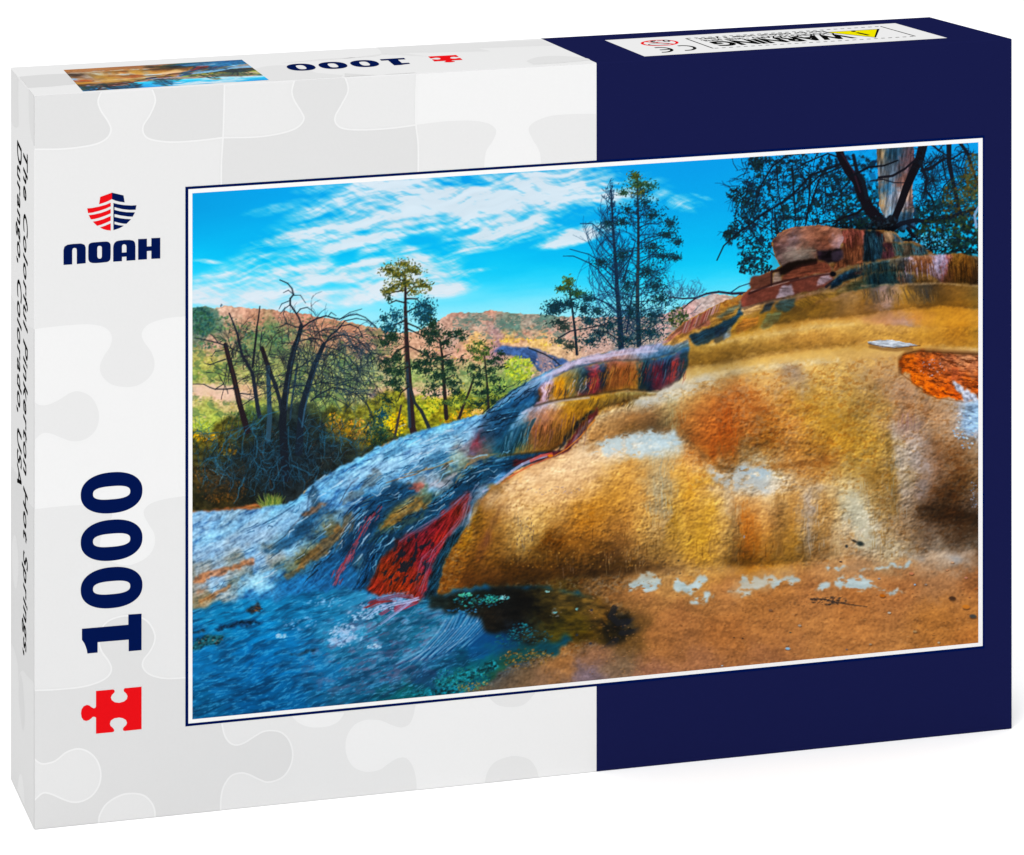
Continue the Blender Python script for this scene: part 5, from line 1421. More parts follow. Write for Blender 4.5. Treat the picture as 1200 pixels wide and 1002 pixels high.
    # printed form of the mound: undercuts, lips, bulges
    for p_, w_, so_, c_, a_ in (("846,391 880,385 905,379 950,373 1000,370 1040,363 1100,358 1146,361", 1.5, 4, '5a3e14', .5), ("800,428 830,427 870,419 905,413 950,407 1000,403", 1.5, 4, '6a4c1c', .5), ("833,404 870,397 905,392 960,382 1000,380", 1, 2.5, 'e8c68c', .5), ("870,362 905,353 950,344 990,339", 1, 2.5, 'd0a878', .45),
                               ("1010,335 1040,334 1100,332 1146,335", .8, 2, 'c8a880', .5), ("692,528 716,514 745,506 788,504 802,514 826,536", 2, 5, '6e4e2c', .6), ("700,490 722,481 746,474 770,468", 1, 3, 'dcc4a0', .55), ("840,545 858,551 872,550 886,545 908,547 940,544 968,538", 2, 5, '7a4e1e', .6),
                               ("572,588 590,574 620,560 660,546 700,534", 6, 9, 'edc69c', .6), ("600,596 640,574 690,556", 4, 10, 'e4b888', .4), ("1046,500 1056,540 1062,580", 3, 6, 'b4aaa4', .45), ("1040,510 1046,560 1052,610", 2, 4, '6c5426', .45), ("800,470 830,452 860,444", 3, 6, 'd8a468', .4), ("806,600 812,630 808,656", 2, 6, '8a6424', .4),
                               ("842,590 846,620 844,650", 2, 5, 'd4a868', .4), ("858,590 862,625 860,655", 2, 5, '7c5a34', .45), ("893,590 896,625 892,655", 2, 5, 'cc9a5c', .4), ("912,582 916,620 912,655", 2.5, 5, '6c4c24', .45), ("944,585 950,620 948,650", 3, 5, 'b4a498', .4), ("966,580 972,615 970,645", 2, 5, '8a602c', .4),
                               ("548,690 600,680 660,673 700,671 760,667 800,664", 2, 5, '442c10', .5), ("566,588 560,610 566,640 560,670", 3, 5, '6c4a18', .45), ("1086,470 1080,500 1086,530", 2, 5, '8a6a58', .4), ("1092,604 1116,600 1146,608", 4, 6, '2c1c0c', .5), ("850,520 853,535", 10, 10, '8c4c14', .35), ("930,530 945,520 962,524", 8, 10, '80581f', .35)):
        A.put(A.band(p_, w_, so_).tn(A, 7, 6, 3, 0, 93, .05, 1.7) * a_, lambda q: hexc(c_) * q.crust[..., None])
    for _ in range(90):
        x = 570 + 380 * g.random()
        y = 655 - 8 * g.random() - 30 * g.random() ** 2 + (12 if x < 720 else 0)
        A.stroke([(x, y - 5 - 12 * g.random()), (x + g.normal() * 1.2, y)], 1.0, 1.6, ['4a3010', '5c3e18', 'c8a068', '3c260c', 'b48848'][int(g.random() * 5)], .3)
    for n_, x0, x1, yt, yb_, cc in ((70, 640, 700, 438, 462, ['e0d0dc', '5c3c20', 'c08830', '20303c', '8c7040', '3c2a20']), (60, 700, 752, 428, 452, ['4c3018', '9c6c30', '6c4020', 'a87c40', '3c2818']), (80, 752, 804, 420, 450, ['0c2030', '7c2428', '1c4a64', '3c1c28', '94382c', '0a1824', '44707c']),
                                    (90, 620, 690, 476, 518, ['4c3418', '8c6028', '7c5c64', '3c2c1c', 'a87c30', '6c4c20']), (60, 690, 760, 466, 480, ['4c3c1c', '94742c', '5c4c30']), (50, 592, 622, 494, 528, ['0c2838', '3c6c80', '143c48', '6c9cb4']),
                                    (60, 1012, 1034, 274, 300, ['0a2030', '2c5c70', '143c48', '4c8090']), (50, 988, 1012, 274, 304, ['5c3020', '7c4c2c', '94583c', '4c2818']), (40, 1034, 1084, 288, 298, ['3c2c34', '1c3c48', '5c6c60', '7c5038']), (90, 1000, 1060, 308, 330, ['0c2c38', '3c5c5c', '1c444c', '6c5c3c', '102028']),
                                    (70, 1060, 1110, 304, 328, ['7c5030', 'a08cac', '5c4438', 'b8a0bc', '8c5440']), (70, 1110, 1146, 302, 330, ['4c3010', '8c601c', '3c2810', 'a0722c']), (60, 1010, 1100, 338, 356, ['4c3c20', '8c6c38', '3c3430', 'a08060', '5c4420'])):
        for _ in range(n_):
            x = x0 + (x1 - x0) * g.random()
            sl = (yb_ - yt) * .45 if x1 < 830 else 0
            y = yt + (yb_ - yt) * .6 * g.random() + (sl * (x1 - x) / (x1 - x0) if x1 < 720 else 0)
            l = (yb_ - yt) * (.25 + .35 * g.random())
            A.stroke([(x, y), (x - (1.5 if x1 < 830 else -.6) + g.normal() * .6, y + l * .5), (x - (3.5 if x1 < 830 else -1) + g.normal(), y + l)], .9 + .9 * g.random(), .5, cc[int(g.random() * len(cc))], .45)
    for p_, c_, a_ in (("640,440 668,428 690,421 715,417 745,413 770,411", 'c8c4e0', .55), ("612,484 624,477 640,473 660,469 690,466", 'b8b8d0', .5), ("576,482 590,470 606,460 622,451 640,443", '86aed0', .5), ("650,441 668,432 684,428 700,425 720,422 750,422 770,419 790,413", '2c3444', .35), ("626,476 650,469 690,463 735,456 770,459 796,445", '241c14', .45), ("586,534 606,532 645,528 658,521", '2c2410', .45)):
        A.put(A.band(p_, 1, 1.6) * a_, c_)
    # bright threads and black water in the runnels
    for _ in range(150):
        sp = [pl("606,540 566,549 540,566 512,588 474,610 450,634 434,668"), pl("484,572 448,588 424,610 400,640 370,668"), pl("566,490 590,472 620,452"), pl("560,500 575,496 592,490")][int(g.random() ** 1.6 * 4)]
        u = g.random() * (len(sp) - 1.01)
        i = int(u)
        d = sp[i + 1] - sp[i]
        d = d / np.hypot(*d)
        nrm = np.array([-d[1], d[0]])
        p0 = sp[i] + (sp[i + 1] - sp[i]) * (u - i) + nrm * g.normal() * 6
        l = 8 + 18 * g.random()
        A.stroke([p0, p0 + d * l * .33 + nrm * g.normal(), p0 + d * l * .66 + nrm * g.normal() * 1.6, p0 + d * l + nrm * g.normal() * 2], .8 + 1.4 * g.random(), .5, ['081a2a', '0a2236', '8cc0e0', '04121e', '3c84ac', '0c2c40'][int(g.random() * 6)], .6)
    # broad tonal modelling of the mound in the print
    fp = pl("""620,556,1.10 660,546,1.14 700,530,1.08 760,515,1.12 640,640,.84 700,656,.74 600,662,.72 560,650,.84 740,488,.92 765,500,.80 800,600,1.0 870,650,.84 960,650,.92 850,540,.86 900,556,1.10 1110,600,.78 1000,500,.97 900,480,1.0 780,455,1.12 900,428,1.08 850,416,.80 930,366,.84
 950,386,1.08 1060,376,1.05 1100,350,.88 590,640,.88 620,606,1.06 660,600,.98 720,560,1.0 720,600,.96 820,560,1.06 1000,380,1.05 1000,398,.94 840,396,1.06 1080,400,.96 1120,380,1.04 960,440,1.06 1040,440,1.0 830,480,.94 900,520,.92 1060,540,1.0 1100,500,.98 780,640,.94 820,640,1.0 920,610,.94 1010,610,1.06 700,500,.94""")
    fm_ = A.poly("556,590 580,570 640,536 690,522 700,490 760,466 800,408 850,390 905,352 990,338 1040,333 1150,334 1150,650 1050,650 980,655 900,662 800,668 700,676 600,684 540,690 552,630", 2, 3, 8, 99)
    q_ = Crop(A, fm_.b)
    fo = A.samp(A.field(fp[:, :2], fp[:, 2:3], k=1.6, eps=10), q_.X, q_.Y)
    j0, j1, i0, i1 = fm_.b
    o_ = A.img[j0:j1, i0:i1]
    gy_ = o_.mean(-1, keepdims=True)
    lo_ = A.blur(o_, 14)
    n__ = np.clip((o_ * .80 + lo_ * .20 - gy_) * .95 + gy_, 0, 1) * fo
    A.img[j0:j1, i0:i1] = o_ * (1 - fm_.m[..., None]) + np.clip(n__, 0, 1) * fm_.m[..., None]
    # the cap of boulders, toned darker and less saturated
    ms_ = A.poly("870,362 880,322 904,316 902,280 914,270 960,260 1050,264 1090,288 1150,294 1150,334 1040,334 990,340 920,352", 2, 2, 6, 98)
    j0, j1, i0, i1 = ms_.b
    o_ = A.img[j0:j1, i0:i1]
    gy_ = o_.mean(-1, keepdims=True)
    A.img[j0:j1, i0:i1] = o_ * (1 - ms_.m[..., None]) + np.clip((gy_ + (o_ - gy_) * .9) * .80 + (gy_ - .4) * .25, 0, 1) * ms_.m[..., None]
    # ---------------------------------------------------------------- light on the dome, pale pools
    for s, c, a_, ft in (("700,518 716,512 740,508 756,504 770,507 790,508 797,516 796,526 780,531 770,528 762,532 744,538 730,536 722,532 706,530 690,534", 'c2d4da', .85, 1.4), ("744,510 762,504 790,508 796,520 780,528 760,520", 'bcd2dc', .6, 2.5), ("832,544 842,552 852,552 862,552 868,548 880,547 894,549 906,553 908,560 904,566 906,574 896,577 876,574 854,572 846,570 842,562 832,558", 'c0c6c6', .8, 1.6),
                         ("866,552 880,548 904,552 908,560 890,562 872,560", 'a4bccc', .6, 1.6), ("760,464 780,456 800,450 820,442 842,436 856,434 840,446 820,456 800,464 790,470 776,470 762,472 740,470", 'd0cab8', .75, 1.8), ("740,472 760,464 790,452 800,452 780,464 756,474", 'c2c8cc', .4, 2),
                         ("980,576 996,574 1010,590 1020,620 1024,640 1012,648 1004,620 992,600", 'bcb8a2', .55, 2.5), ("828,436 860,430 900,424 940,418 980,414 970,420 920,428 870,436 836,446", 'dcbc84', .5, 2), ("860,392 900,386 940,380 980,378 1020,380 1000,384 950,386 900,394 860,400", 'dcb470', .5, 2)):
        m = A.poly(s, ft * 1.3, 5.5, 10, 95).tn(A, 6, 3.5, 3, 0, 94, .22, 3.2)
        A.put(m * a_, lambda q: np.clip(hexc(c) * (.9 + .2 * q.h2 * .6 + .1 * (q.grain - .5))[..., None], 0, 1))
    # drips down the front of the dome
    for x, y0, y1, c, n in ((770, 530, 610, '9a9a88', 40), (782, 530, 600, 'a8a48c', 40), (850, 475, 520, 'b85a18', 26), (848, 480, 535, 'a85a20', 20), (874, 585, 650, 'b86c20', 26), (952, 580, 640, 'a8a098', 26), (948, 590, 650, '9c8c74', 20), (915, 575, 650, '8c6c3c', 22), (862, 600, 660, '7c6844', 14), (610, 590, 640, '8a7c64', 26), (790, 460, 500, 'a8a07c', 30),
                            (1050, 530, 600, '8c8c84', 26), (1064, 480, 500, '8c6c70', 20), (1010, 560, 640, 'b4b09c', 30), (1030, 570, 640, '8a6a34', 30), (985, 610, 650, 'c8b090', 16), (740, 640, 665, 'a89070', 14), (720, 645, 670, 'a08a68', 10), (665, 650, 668, '9c8a8c', 6)):
        for _ in range(n):
            xx = x + g.normal() * 6
            yy = y0 + (y1 - y0) * g.random()
            l = 4 + 8 * g.random()
            A.stroke([(xx, yy), (xx + g.normal(), yy + l)], 1.2, .7, hexc(c) * (.85 + .3 * g.random()), .35)
    # dark stains, and printed shade drawn along the dome's foot
    for cx, cy, rx, ry, ag, c, a_ in ((648, 632, 14, 12, 20, '6a420c', .8), (640, 642, 20, 8, 0, '5c3c0e', .6), (700, 658, 60, 9, 2, '4a3414', .75), (620, 668, 60, 8, 0, '4c3210', .6), (1110, 602, 36, 12, 8, '3a2410', .65), (1110, 580, 16, 8, 20, '4a2e14', .6), (870, 655, 22, 8, 0, '6c4c14', .6), (970, 540, 14, 10, 0, '8a5c2c', .5),
                                      (700, 640, 22, 8, 0, '6a4a1c', .5), (690, 605, 20, 14, 0, 'a06a1c', .5), (610, 578, 10, 8, -40, '9c7850', .3), (590, 655, 18, 16, 0, '54380c', .5), (800, 660, 40, 6, 0, 'a07c48', .5), (1030, 560, 16, 14, 0, '7c5c28', .5), (1090, 540, 12, 20, 0, '7a5c44', .4)):
        A.put(A.ell(cx, cy, rx * 1.3, ry * 1.3, ag).gain(1.6).tn(A, 7, 6, 3, 0, 97, .28, 2.6) * a_, lambda q: hexc(c) * q.crust[..., None])
    for _ in range(420):
        x = 590 + 200 * g.random()
        y = 590 + 75 * g.random()
        A.blob(x, y, .8 + 1.6 * g.random(), .6 + 1.2 * g.random(), g.random() * 3, ['5a3c10', '6a4a1c', 'd0a45c', 'b8843c', '8a5e1c', 'c89c58'][int(g.random() * 6)], .45, .8)
    for _ in range(40):
        A.blob(605 + 20 * g.random(), 606 + 40 * g.random(), .7, 1.8, 0, '4a4450', .6, .8)
    A.dabs(60, 650, 575, 34, 5, ['8a7c84', '9c8c8c', 'a08870'], .5, 1.2, .5, -.3)
    # rust patch, chips
    mo = A.poly("1055,419 1055,437 1067,438 1067,447 1078,453 1083,459 1094,463 1100,467 1112,466 1128,470 1150,468 1150,415 1120,414 1080,411 1060,414", .4, 2.4, 6, 100)
    og = A.warped("""1060,422,b8600c 1060,434,bc5c0a 1075,440,c0640e 1090,455,b85a08 1105,460,c45c08 1120,465,c05408 1080,425,a04c14 1095,430,9c5224 1110,425,a06444 1130,420,b08060 1140,430,a86c4c 1120,440,a05430 1140,450,b05818 1100,445,b05c1c 1080,415,a06030 1146,440,9c5c34""", M=mo, amp=4, sc=8, amp2=3, sc2=4, seed=101, k=2)
    A.put(mo, lambda q: og * (.58 + .72 * q.fbm(6, 2.8, 4, 10, 102) + .2 * q.grain)[..., None])
    A.put(mo.tn(A, 7, 2.0, 3, 14, 103, .70, 9) * .7, '5c2c0a')
    A.dabs(40, 1092, 432, 16, 12, ['b8a8b0', '9c98b0', 'a88c90'], .5, 1.2, .7, 0)
    A.put((A.band('1056,436 1055,420 1062,414 1080,411 1110,413 1146,415', 1.5, 4) * .5), '3c1c08')
    A.stroke("1058,416 1070,412 1080,411 1100,413 1120,414 1146,415", 1.3, 1, '5c3c1c', .7)
    A.stroke("1056,438 1068,447 1080,456 1096,466 1128,471", 1.2, 1, '6c4420', .5)
    A.put(A.poly("1115,447 1124,449 1132,456 1142,461 1148,470 1128,470 1126,461 1119,455", .4, 1.5, 4, 104) * .95, lambda q: np.clip(hexc('b8c4dc') * (.65 + .6 * q.fbm(4, 3, 3, 20, 105))[..., None], 0, 1))
    A.put(A.poly("1016,400.5 1028,398.5 1042,398 1056,400 1068,403 1076,405 1062,406 1046,408 1034,406.5 1022,404", .2, .7, 4, 106), lambda q: np.clip(hexc('c0c8d4') * (.6 + .65 * q.fbm(9, 2, 3, 4, 107))[..., None], 0, 1))
    A.put(A.band('1020,406 1036,409 1050,410 1068,408', 1.5, 2.5) * .5, '5a4024')
    A.stroke("1018,403 1034,406 1050,408 1066,406 1078,405", 1.2, 1, '4c3424', .7)
    A.put(A.poly("1122,474 1148,470 1148,506 1136,512 1126,500 1130,488", 2, 5, 7, 108) * .75, lambda q: np.clip(hexc('96bce6') * (.55 + .75 * q.fbm(8, 2.2, 3, 8, 109))[..., None], 0, 1))
    A.dabs(60, 1130, 505, 14, 22, ['98c0ec', '7ca4d0', 'b0cce8'], .6, 1.6, .75, .2)
    A.dabs(24, 1140, 580, 6, 16, ['88a8d8', '90a0c0'], .5, 1.2, .6)

    # ---------------------------------------------------------------- water
    wat = A.warped(WATER, 8, 14, 3, 4, 110, k=2.4, eps=4)
    mw = A.poly("""218,716 240,712 256,704 280,706 300,702 320,704 345,698 370,694 396,690 412,692 430,692 444,700 466,701 490,708 504,700 520,696 545,690 570,688 600,686 640,688 680,694 700,704 712,716 700,732 690,742 664,752 650,768 620,772 600,780 584,788 572,800 548,808 540,816 520,830 500,840 218,860""", 1.2, 3.5, 9, 111)
    sw = np.clip((L1 * .45 + L2 * .45 + L3 * .35 - .12 - .5) * 1.5 + .5, 0, 1)[..., None]
    wv = (A.fbm(60, 40, 2, 0, 140) - .5) * 9
    rip = A.fbm(20, 4.2, 3, -20, 112, X, Y + wv)[..., None]
    rp2 = A.fbm(7, 1.9, 3, -20, 141, X, Y + wv)[..., None]
    w = wat * np.array([.60, 1.0, .98]) * (.74 + .04 * sw + .28 * rip + .06 * rp2)
    A.put(mw, np.clip(w, 0, 1))
    for _ in range(520):
        x = 226 + 330 * g.random()
        y = 705 + 135 * g.random()
        i = int((x - AX) * SC)
        j = int((y - AY) * SC)
        if not (0 <= i < CW and 0 <= j < CH) or mw.m[min(max(j - mw.b[0], 0), mw.m.shape[0] - 1), min(max(i - mw.b[2], 0), mw.m.shape[1] - 1)] < .6:
            continue
        a_ = math.radians(-10 - 26 * np.clip((x - 330) / 160, 0, 1) + 8 * g.normal())
        l = 6 + 18 * g.random()
        d = np.array([math.cos(a_), math.sin(a_)])
        nn = np.array([-d[1], d[0]]) * g.normal() * 1.4
        A.stroke([np.array([x, y]), np.array([x, y]) + d * l * .5 + nn, np.array([x, y]) + d * l], .6, .5 + 1.2 * g.random(), ['5cb0dc', '0a4a78', '0c3c60', '86bce0', '083a5c', '1c84bc'][int(g.random() * 6)], .30)
    # churned lilac light near the fall
    A.put((mw * A.ell(455, 745, 130, 60, -24).gain(2)).tn(A, 14, 5, 4, -22, 113, .52, 4) * .45, '8aa8cc')
    A.put((mw * A.ell(440, 760, 120, 70, -20).gain(2)).tn(A, 10, 4, 4, -20, 114, .60, 5) * .4, '7c5c78')
    A.put(mw * (np.clip((rp2[..., 0] - .66) * 5, 0, 1) * (X < 560)) * .35, '6cb4e0')
    A.put(mw * (np.clip((.40 - rip[..., 0]) * 4, 0, 1) * (X < 560)) * .35, '0a3a5c')
    for n, cx, cy, rx, ry, c in ((90, 402, 744, 16, 14, 'a4bee0'), (70, 396, 748, 12, 10, '8eb2da'), (60, 425, 720, 18, 8, '9cbade'), (60, 445, 710, 26, 7, 'a0b4dc'), (50, 470, 702, 20, 5, 'a8b0d8'), (24, 330, 745, 8, 3, 'a0c4e8'), (30, 420, 735, 26, 14, '88acd4'), (24, 440, 758, 10, 3, 'a8c4e4'), (40, 350, 730, 22, 8, '6c9cc8'), (50, 455, 700, 24, 6, '86a0cc'), (30, 384, 705, 24, 6, '7aa4cc')):
        A.dabs(n, cx, cy, rx, ry, [c], .6, 1.9, .6, -.4, 2.2)
    m = A.ell(402, 746, 15, 12, 0).gain(2.2)
    hole = A.ell(400, 746, 9, 6, 0).gain(2)
    ring = Mask(m.b, m.m * (1 - (m.gain(0) * 1)._o(hole)))
    A.put(ring.tn(A, 5, 4, 3, 0, 115, .36, 5) * .85, 'a8c2e6')
    for s, c, w_ in (("434,706 450,702 466,698 484,700", '7c3844', 4), ("430,712 444,706 460,704", '8c2c2c', 3), ("462,714 474,710 488,704", '9c3044', 5), ("446,720 456,714", '8c4058', 3), ("480,704 470,712 456,722 446,730", 'a8b0dc', 3), ("490,700 476,704 456,708 440,714 430,722", 'a4b4dc', 2.6), ("440,702 460,698 478,695", '8098c8', 2)):
        for k in range(6):
            A.stroke(pl(s) + g.normal(size=2) * 1.6, w_ * .5, w_ * .25, hexc(c) * (.8 + .4 * g.random()), .55)
    # ripple bands right of the fall
    for k in range(17):
        o = k * 4.6
        x0, y0 = 500 + o * 1.02, 756 - o * .30
        pts = [(x0 - 26 + 4 * g.normal(), y0 + 22), (x0 - 6, y0 + 6), (x0 + 12, y0 - 14), (x0 + 22, y0 - 32 + 3 * g.normal())]
        A.stroke(pts, 1.2, 2.4, ['86b0d4', '5c98c4', 'a4bcd8', '6ca4cc'][k % 4], .5)
        A.stroke(np.array(pts) + (3, 1.4), 1.2, 2.2, '0c4270', .5)
    A.put(A.poly("548,752 566,736 586,742 604,748 610,758 590,766 566,770 548,774", 3, 3, 8, 116) * .55, '0f4c7a')
    # weeds on the pool's edge
    for s, c in (("226,752 238,746 256,744 268,747 256,754 240,758 226,766", '1c4448'), ("290,712 304,708 306,716 292,718", '2c2c30'), ("252,736 275,730 300,726 308,728 285,734 262,738", '12304a'), ("226,742 244,736 240,740 226,745", '20303c'), ("338,768 352,764 366,758 372,756 368,764 352,768", '1c3a4c'),
                 ("430,836 450,828 480,822 506,816 520,818 506,832 470,842", '0f5058'), ("506,800 530,790 556,782 580,774 590,778 566,790 545,800 520,806", '1a6068'), ("480,812 500,806 530,806 545,812 530,824 500,830", '14606c')):
        m = A.poly(s, .6, 3, 6, 117)
        A.put(m * .85, lambda q: np.clip(hexc(c) * (.35 + 1.4 * q.fbm(3.4, 2.4, 3, -15, 118))[..., None], 0, 1))
    A.dabs(260, 540, 796, 34, 14, ['1c7478', '2c8c98', '0f5058', '0c4460', '3a7c64'], .6, 1.6, .7)
    A.dabs(200, 470, 826, 40, 8, ['106068', '1c747c', '0a4454', '1c5c50'], .6, 1.6, .7, 0)
    A.dabs(30, 246, 750, 16, 6, ['8c7468', '2c5c54', '14343c', '6a5c50'], .6, 1.4, .7, -.2)
    A.dabs(30, 300, 714, 8, 3, ['3c2c24', '14202c', '7c5a3c'], .6, 1.4, .8, 0)
    A.dabs(24, 578, 723, 8, 4, ['b8a8a0', 'c08868'], .5, 1, .0)
    # dark shallow water at the foot of the dome
    md = A.poly("498,704 520,696 556,690 600,686 650,688 700,698 714,712 740,722 752,738 740,752 720,762 700,752 680,752 664,746 640,752 612,752 590,744 570,736 560,722 538,716 516,716", 2, 5, 10, 120)
    dkc = A.warped("""505,702,1c2420 530,700,1c1c14 560,695,1a1c14 590,700,161410 620,705,100c08 600,725,120e0a 575,725,20180e 640,700,3c3014 660,700,5c4820 690,705,6a5024 640,725,2c220c 670,725,4c3c10 700,720,6a4c20 630,740,2c2e20 650,742,4c4010 680,742,54420c 700,740,4a3a14 720,735,1c1a14 735,728,34302a 745,740,4c3c20
 720,750,2c2410 600,740,1a2028""", M=md, amp=5, sc=10, amp2=2, sc2=3, seed=121, k=2)
    A.put(md * .93, lambda q: dkc * (.65 + .7 * q.fbm(9, 4, 3, 0, 122))[..., None])
    for n, cx, cy, rx, ry, cc in ((120, 560, 704, 30, 8, ['1c5c6c', '2c8084', '3a9c94', '144454', '1c6c84']), (60, 575, 702, 12, 4, ['4ab8a0', '2c8c8c']), (30, 545, 697, 8, 2.5, ['4cb49c', '68c8b0']), (30, 590, 700, 6, 2.5, ['8cc0c8', '58a4ac']), (90, 610, 740, 16, 10, ['1c5c70', '1c7484', '124458', '2a8c98']), (80, 596, 750, 16, 8, ['1a5a64', '14485c']), (60, 630, 746, 18, 8, ['1c4c58', '2a6474', '403c20']),
                                  (30, 540, 716, 20, 4, ['1a5a84', '3c84b0']), (20, 650, 718, 8, 5, ['6a6050', '5a5c58']), (10, 641, 693, 3, 1.2, ['98d0d0']), (8, 650, 718, 2.5, 1.5, ['88c8cc']), (5, 676, 714, 1.5, 1, ['88c8cc']), (6, 748, 698, 2, 1, ['6a6a70'])):
        A.dabs(n, cx, cy, rx, ry, cc, .5, 1.5, .75, -.15, 2)
    # brush stain on the sand
    bs = A.ell(728, 738, 34, 28, 20).gain(2).tn(A, 10, 8, 3, 10, 123, .34, 4)
    A.put(bs * .85, '1c1a14')
    for s, w_ in (("720,712 716,722 724,730 735,728", 6), ("790,694 780,702 768,710 755,718 740,726 730,734", 3), ("755,736 742,740 728,742", 5), ("700,766 712,758 722,750", 6), ("760,700 752,708 742,714", 2)):
        A.put(A.band(s, w_, 1.2) * .75, '22242a')
    for x, y, r in ((756, 696, 2.6), (772, 694, 2.4), (781, 694, 2.6), (750, 707, 1.6), (741, 714, 1.6), (768, 702, 1.6), (693, 715, 2), (676, 744, 1.8), (692, 754, 1.8), (691, 774, 1.8), (702, 773, 1.6), (754, 688, 1.2), (681, 782, 2.2), (797, 672, 1.6), (795, 657, 1.2)):
        A.blob(x, y, r * 1.4, r, -.3, '26241f' if x > 700 else '2c3444', .85, .6)
    A.put(A.ell(725, 784, 14, 12, 0).gain(2) * .5, '4a5868')
    A.dabs(26, 680, 786, 22, 7, ['7c9cb4', '94b4c4', '6a7484'], .5, 1.3, .7, 0)
    A.dabs(8, 728, 764, 3, 3, ['c0c8d8', 'd8d8e0', 'c08868'], .6, 1.2, .9)
    A.dabs(200, 620, 772, 34, 12, ['7c6030', '9a783c', '5c4a24', '3a3420', 'a0845c'], .6, 1.8, .7, -.2)
    A.dabs(120, 560, 806, 26, 7, ['8c7844', '2c6a68', '6a6030', 'a08c58'], .6, 1.6, .7, -.2)
    A.dabs(60, 604, 790, 20, 8, ['5a4c34', '8a6a40', '403828'], .6, 1.6, .6, -.2)

    # ---------------------------------------------------------------- sand
    msd = A.poly("560,812 590,792 630,778 690,764 730,752 752,736 742,720 720,704 700,696 760,684 800,676 860,668 920,664 980,656 1050,656 1100,646 1150,644 1150,860 540,860", 3, 4, 10, 130)
    f1 = A.fbm(14, 5, 4, 0, 131)
    A.t_f1 = f1
    A.put(msd, sand)
    for s in ("737,684 744,678 752,674 766,672 774,680 770,688 758,692 746,690 738,692", "786,684 792,678 800,682 812,680 824,674 832,682 822,690 808,696 796,694 790,690", "808,706 816,698 826,696 838,700 832,706 818,709", "855,692 864,688 870,676 884,678 898,670 906,674 920,680 912,686 894,690 878,694 872,702 866,692", "900,684 920,672 936,676 940,680 926,682",
              "978,682 988,678 1006,676 1020,680 1028,690 1040,690 1062,692 1044,694 1020,691 1000,691 984,688", "958,690 964,684 972,684 968,692", "1024,664 1036,661 1052,662 1068,660 1062,668 1046,666 1030,666", "1006,672 1008,668 1016,664 1014,670", "966,664 980,662 998,666 984,668"):
        m = A.poly(s, .8, 4.5, 7, 133).tn(A, 8, 4, 3, 0, 136, .14, 3.4)
        A.put(m * .88, np.clip(hexc('b4ccd4') * (.86 + .22 * f1)[..., None], 0, 1))
    for s in ("1050,646 1070,650 1084,652 1080,656 1060,654", "1100,650 1124,650 1136,656 1112,658"):
        A.put(A.poly(s, 2, 5, 6, 134) * .5, 'a4aeb8')
    for s, c, a_ in (("726,688 744,672 790,664 850,664 900,662 870,672 820,672 770,676", 'b08c60', .4), ("850,690 880,672 920,664 940,672 900,690 866,700", 'c0a484', .45), ("960,670 1000,660 1040,660 1000,668", 'b89878', .4)):
        A.put(A.poly(s, 3, 5, 8, 135) * a_, c)
    A.dabs(90, 972, 704, 22, 5, ['3a302c', '2c2a2c', '5a4838'], .5, 1.4, .65, .15, 2.2)
    A.stroke("950,702 966,702 980,706 1000,709 1016,711", 2, 1, '2f2a2a', .7)
    A.dabs(30, 940, 707, 34, 3, ['6a5038', '7c5c40'], .5, 1.2, .5, 0)
    for _ in range(1300):
        x = 690 + 446 * g.random()
        y = 690 + 120 * g.random()
        A.blob(x, y, .8 + 1.6 * g.random(), .4 + .5 * g.random(), 0, ['6a4a2c', '5c4028', 'b88c5c', 'b0845c', '7a5634', 'c09468'][int(g.random() * 6)], .55, .7)
    for x, y, r, c in ((1034, 698, 4.2, 'b0681c'), (1132, 711, 5.4, 'c07c34'), (1116, 701, 5, '4a3424'), (1042, 718, 2.6, 'b8b0a4'), (937, 733, 2.6, 'a09488'), (923, 760, 3.4, '8cb4d4'), (922, 756, 2.6, 'a87c54'), (903, 715, 3, '7c5c44'), (1068, 672, 3.4, 'b87c5c'), (1116, 659, 2.6, 'c09c80'), (1110, 668, 2, 'b88868'), (1132, 677, 2.4, 'b8806c'), (1085, 685, 2, '8c8078'),
                       (1072, 685, 1.6, '90b0cc'), (1140, 722, 5, '4a4a48'), (1072, 740, 3, 'a08460'), (1020, 755, 2, '9c8c78'), (985, 658, 2, '40383a'), (1030, 678, 2, '8c8c90'), (992, 761, 1.6, '5c5c68'), (926, 741, 1.4, '3a4a44'), (1100, 753, 2, 'b8a890'), (846, 780, 1.6, 'a8c0d0'), (870, 748, 1.4, '40302c'), (860, 747, 1.2, '3a2c2c'), (1144, 690, 2.2, '9c5c30'), (1128, 690, 1.8, 'b07850'), (1136, 700, 1.6, '8c5c40')):
        A.blob(x + .6, y + r * .35, r * 1.1, r * .55, 0, '4c3420', .7, .5)
        A.blob(x, y, r, r * .55, .1, c, .95, .4)
    A.blob(1008, 637, 6, 4, .2, '1f2a2c', .9, .6)
    A.blob(1001, 634, 5, 2, .4, '2a2622', .8, .6)
    A.blob(992, 640, 2.4, 2.6, 0, '222a30', .85, .6)
    A.blob(872, 629, 1.2, 2.4, 0, '8c8c94', .8, .5)
    A.blob(836, 557, 4, 3, 0, 'b08040', .7, .7)
    # ---------------------------------------------------------------- press look: a little unsharp, slight grain
    im = np.clip(A.img, 0, 1)
    bl = A.blur(im, 1)
    im = np.clip(im + (im - bl) * .30, 0, 1)
    gy_ = im @ np.array([.30, .59, .11], np.float32)
    im = gy_[..., None] + (im - gy_[..., None]) * 1.08
    im = np.clip(im, 0, 1)
    im = im * .62 + (im * im * (3 - 2 * im)) * .38
    return np.clip(im, 0, 1).astype(np.float32)


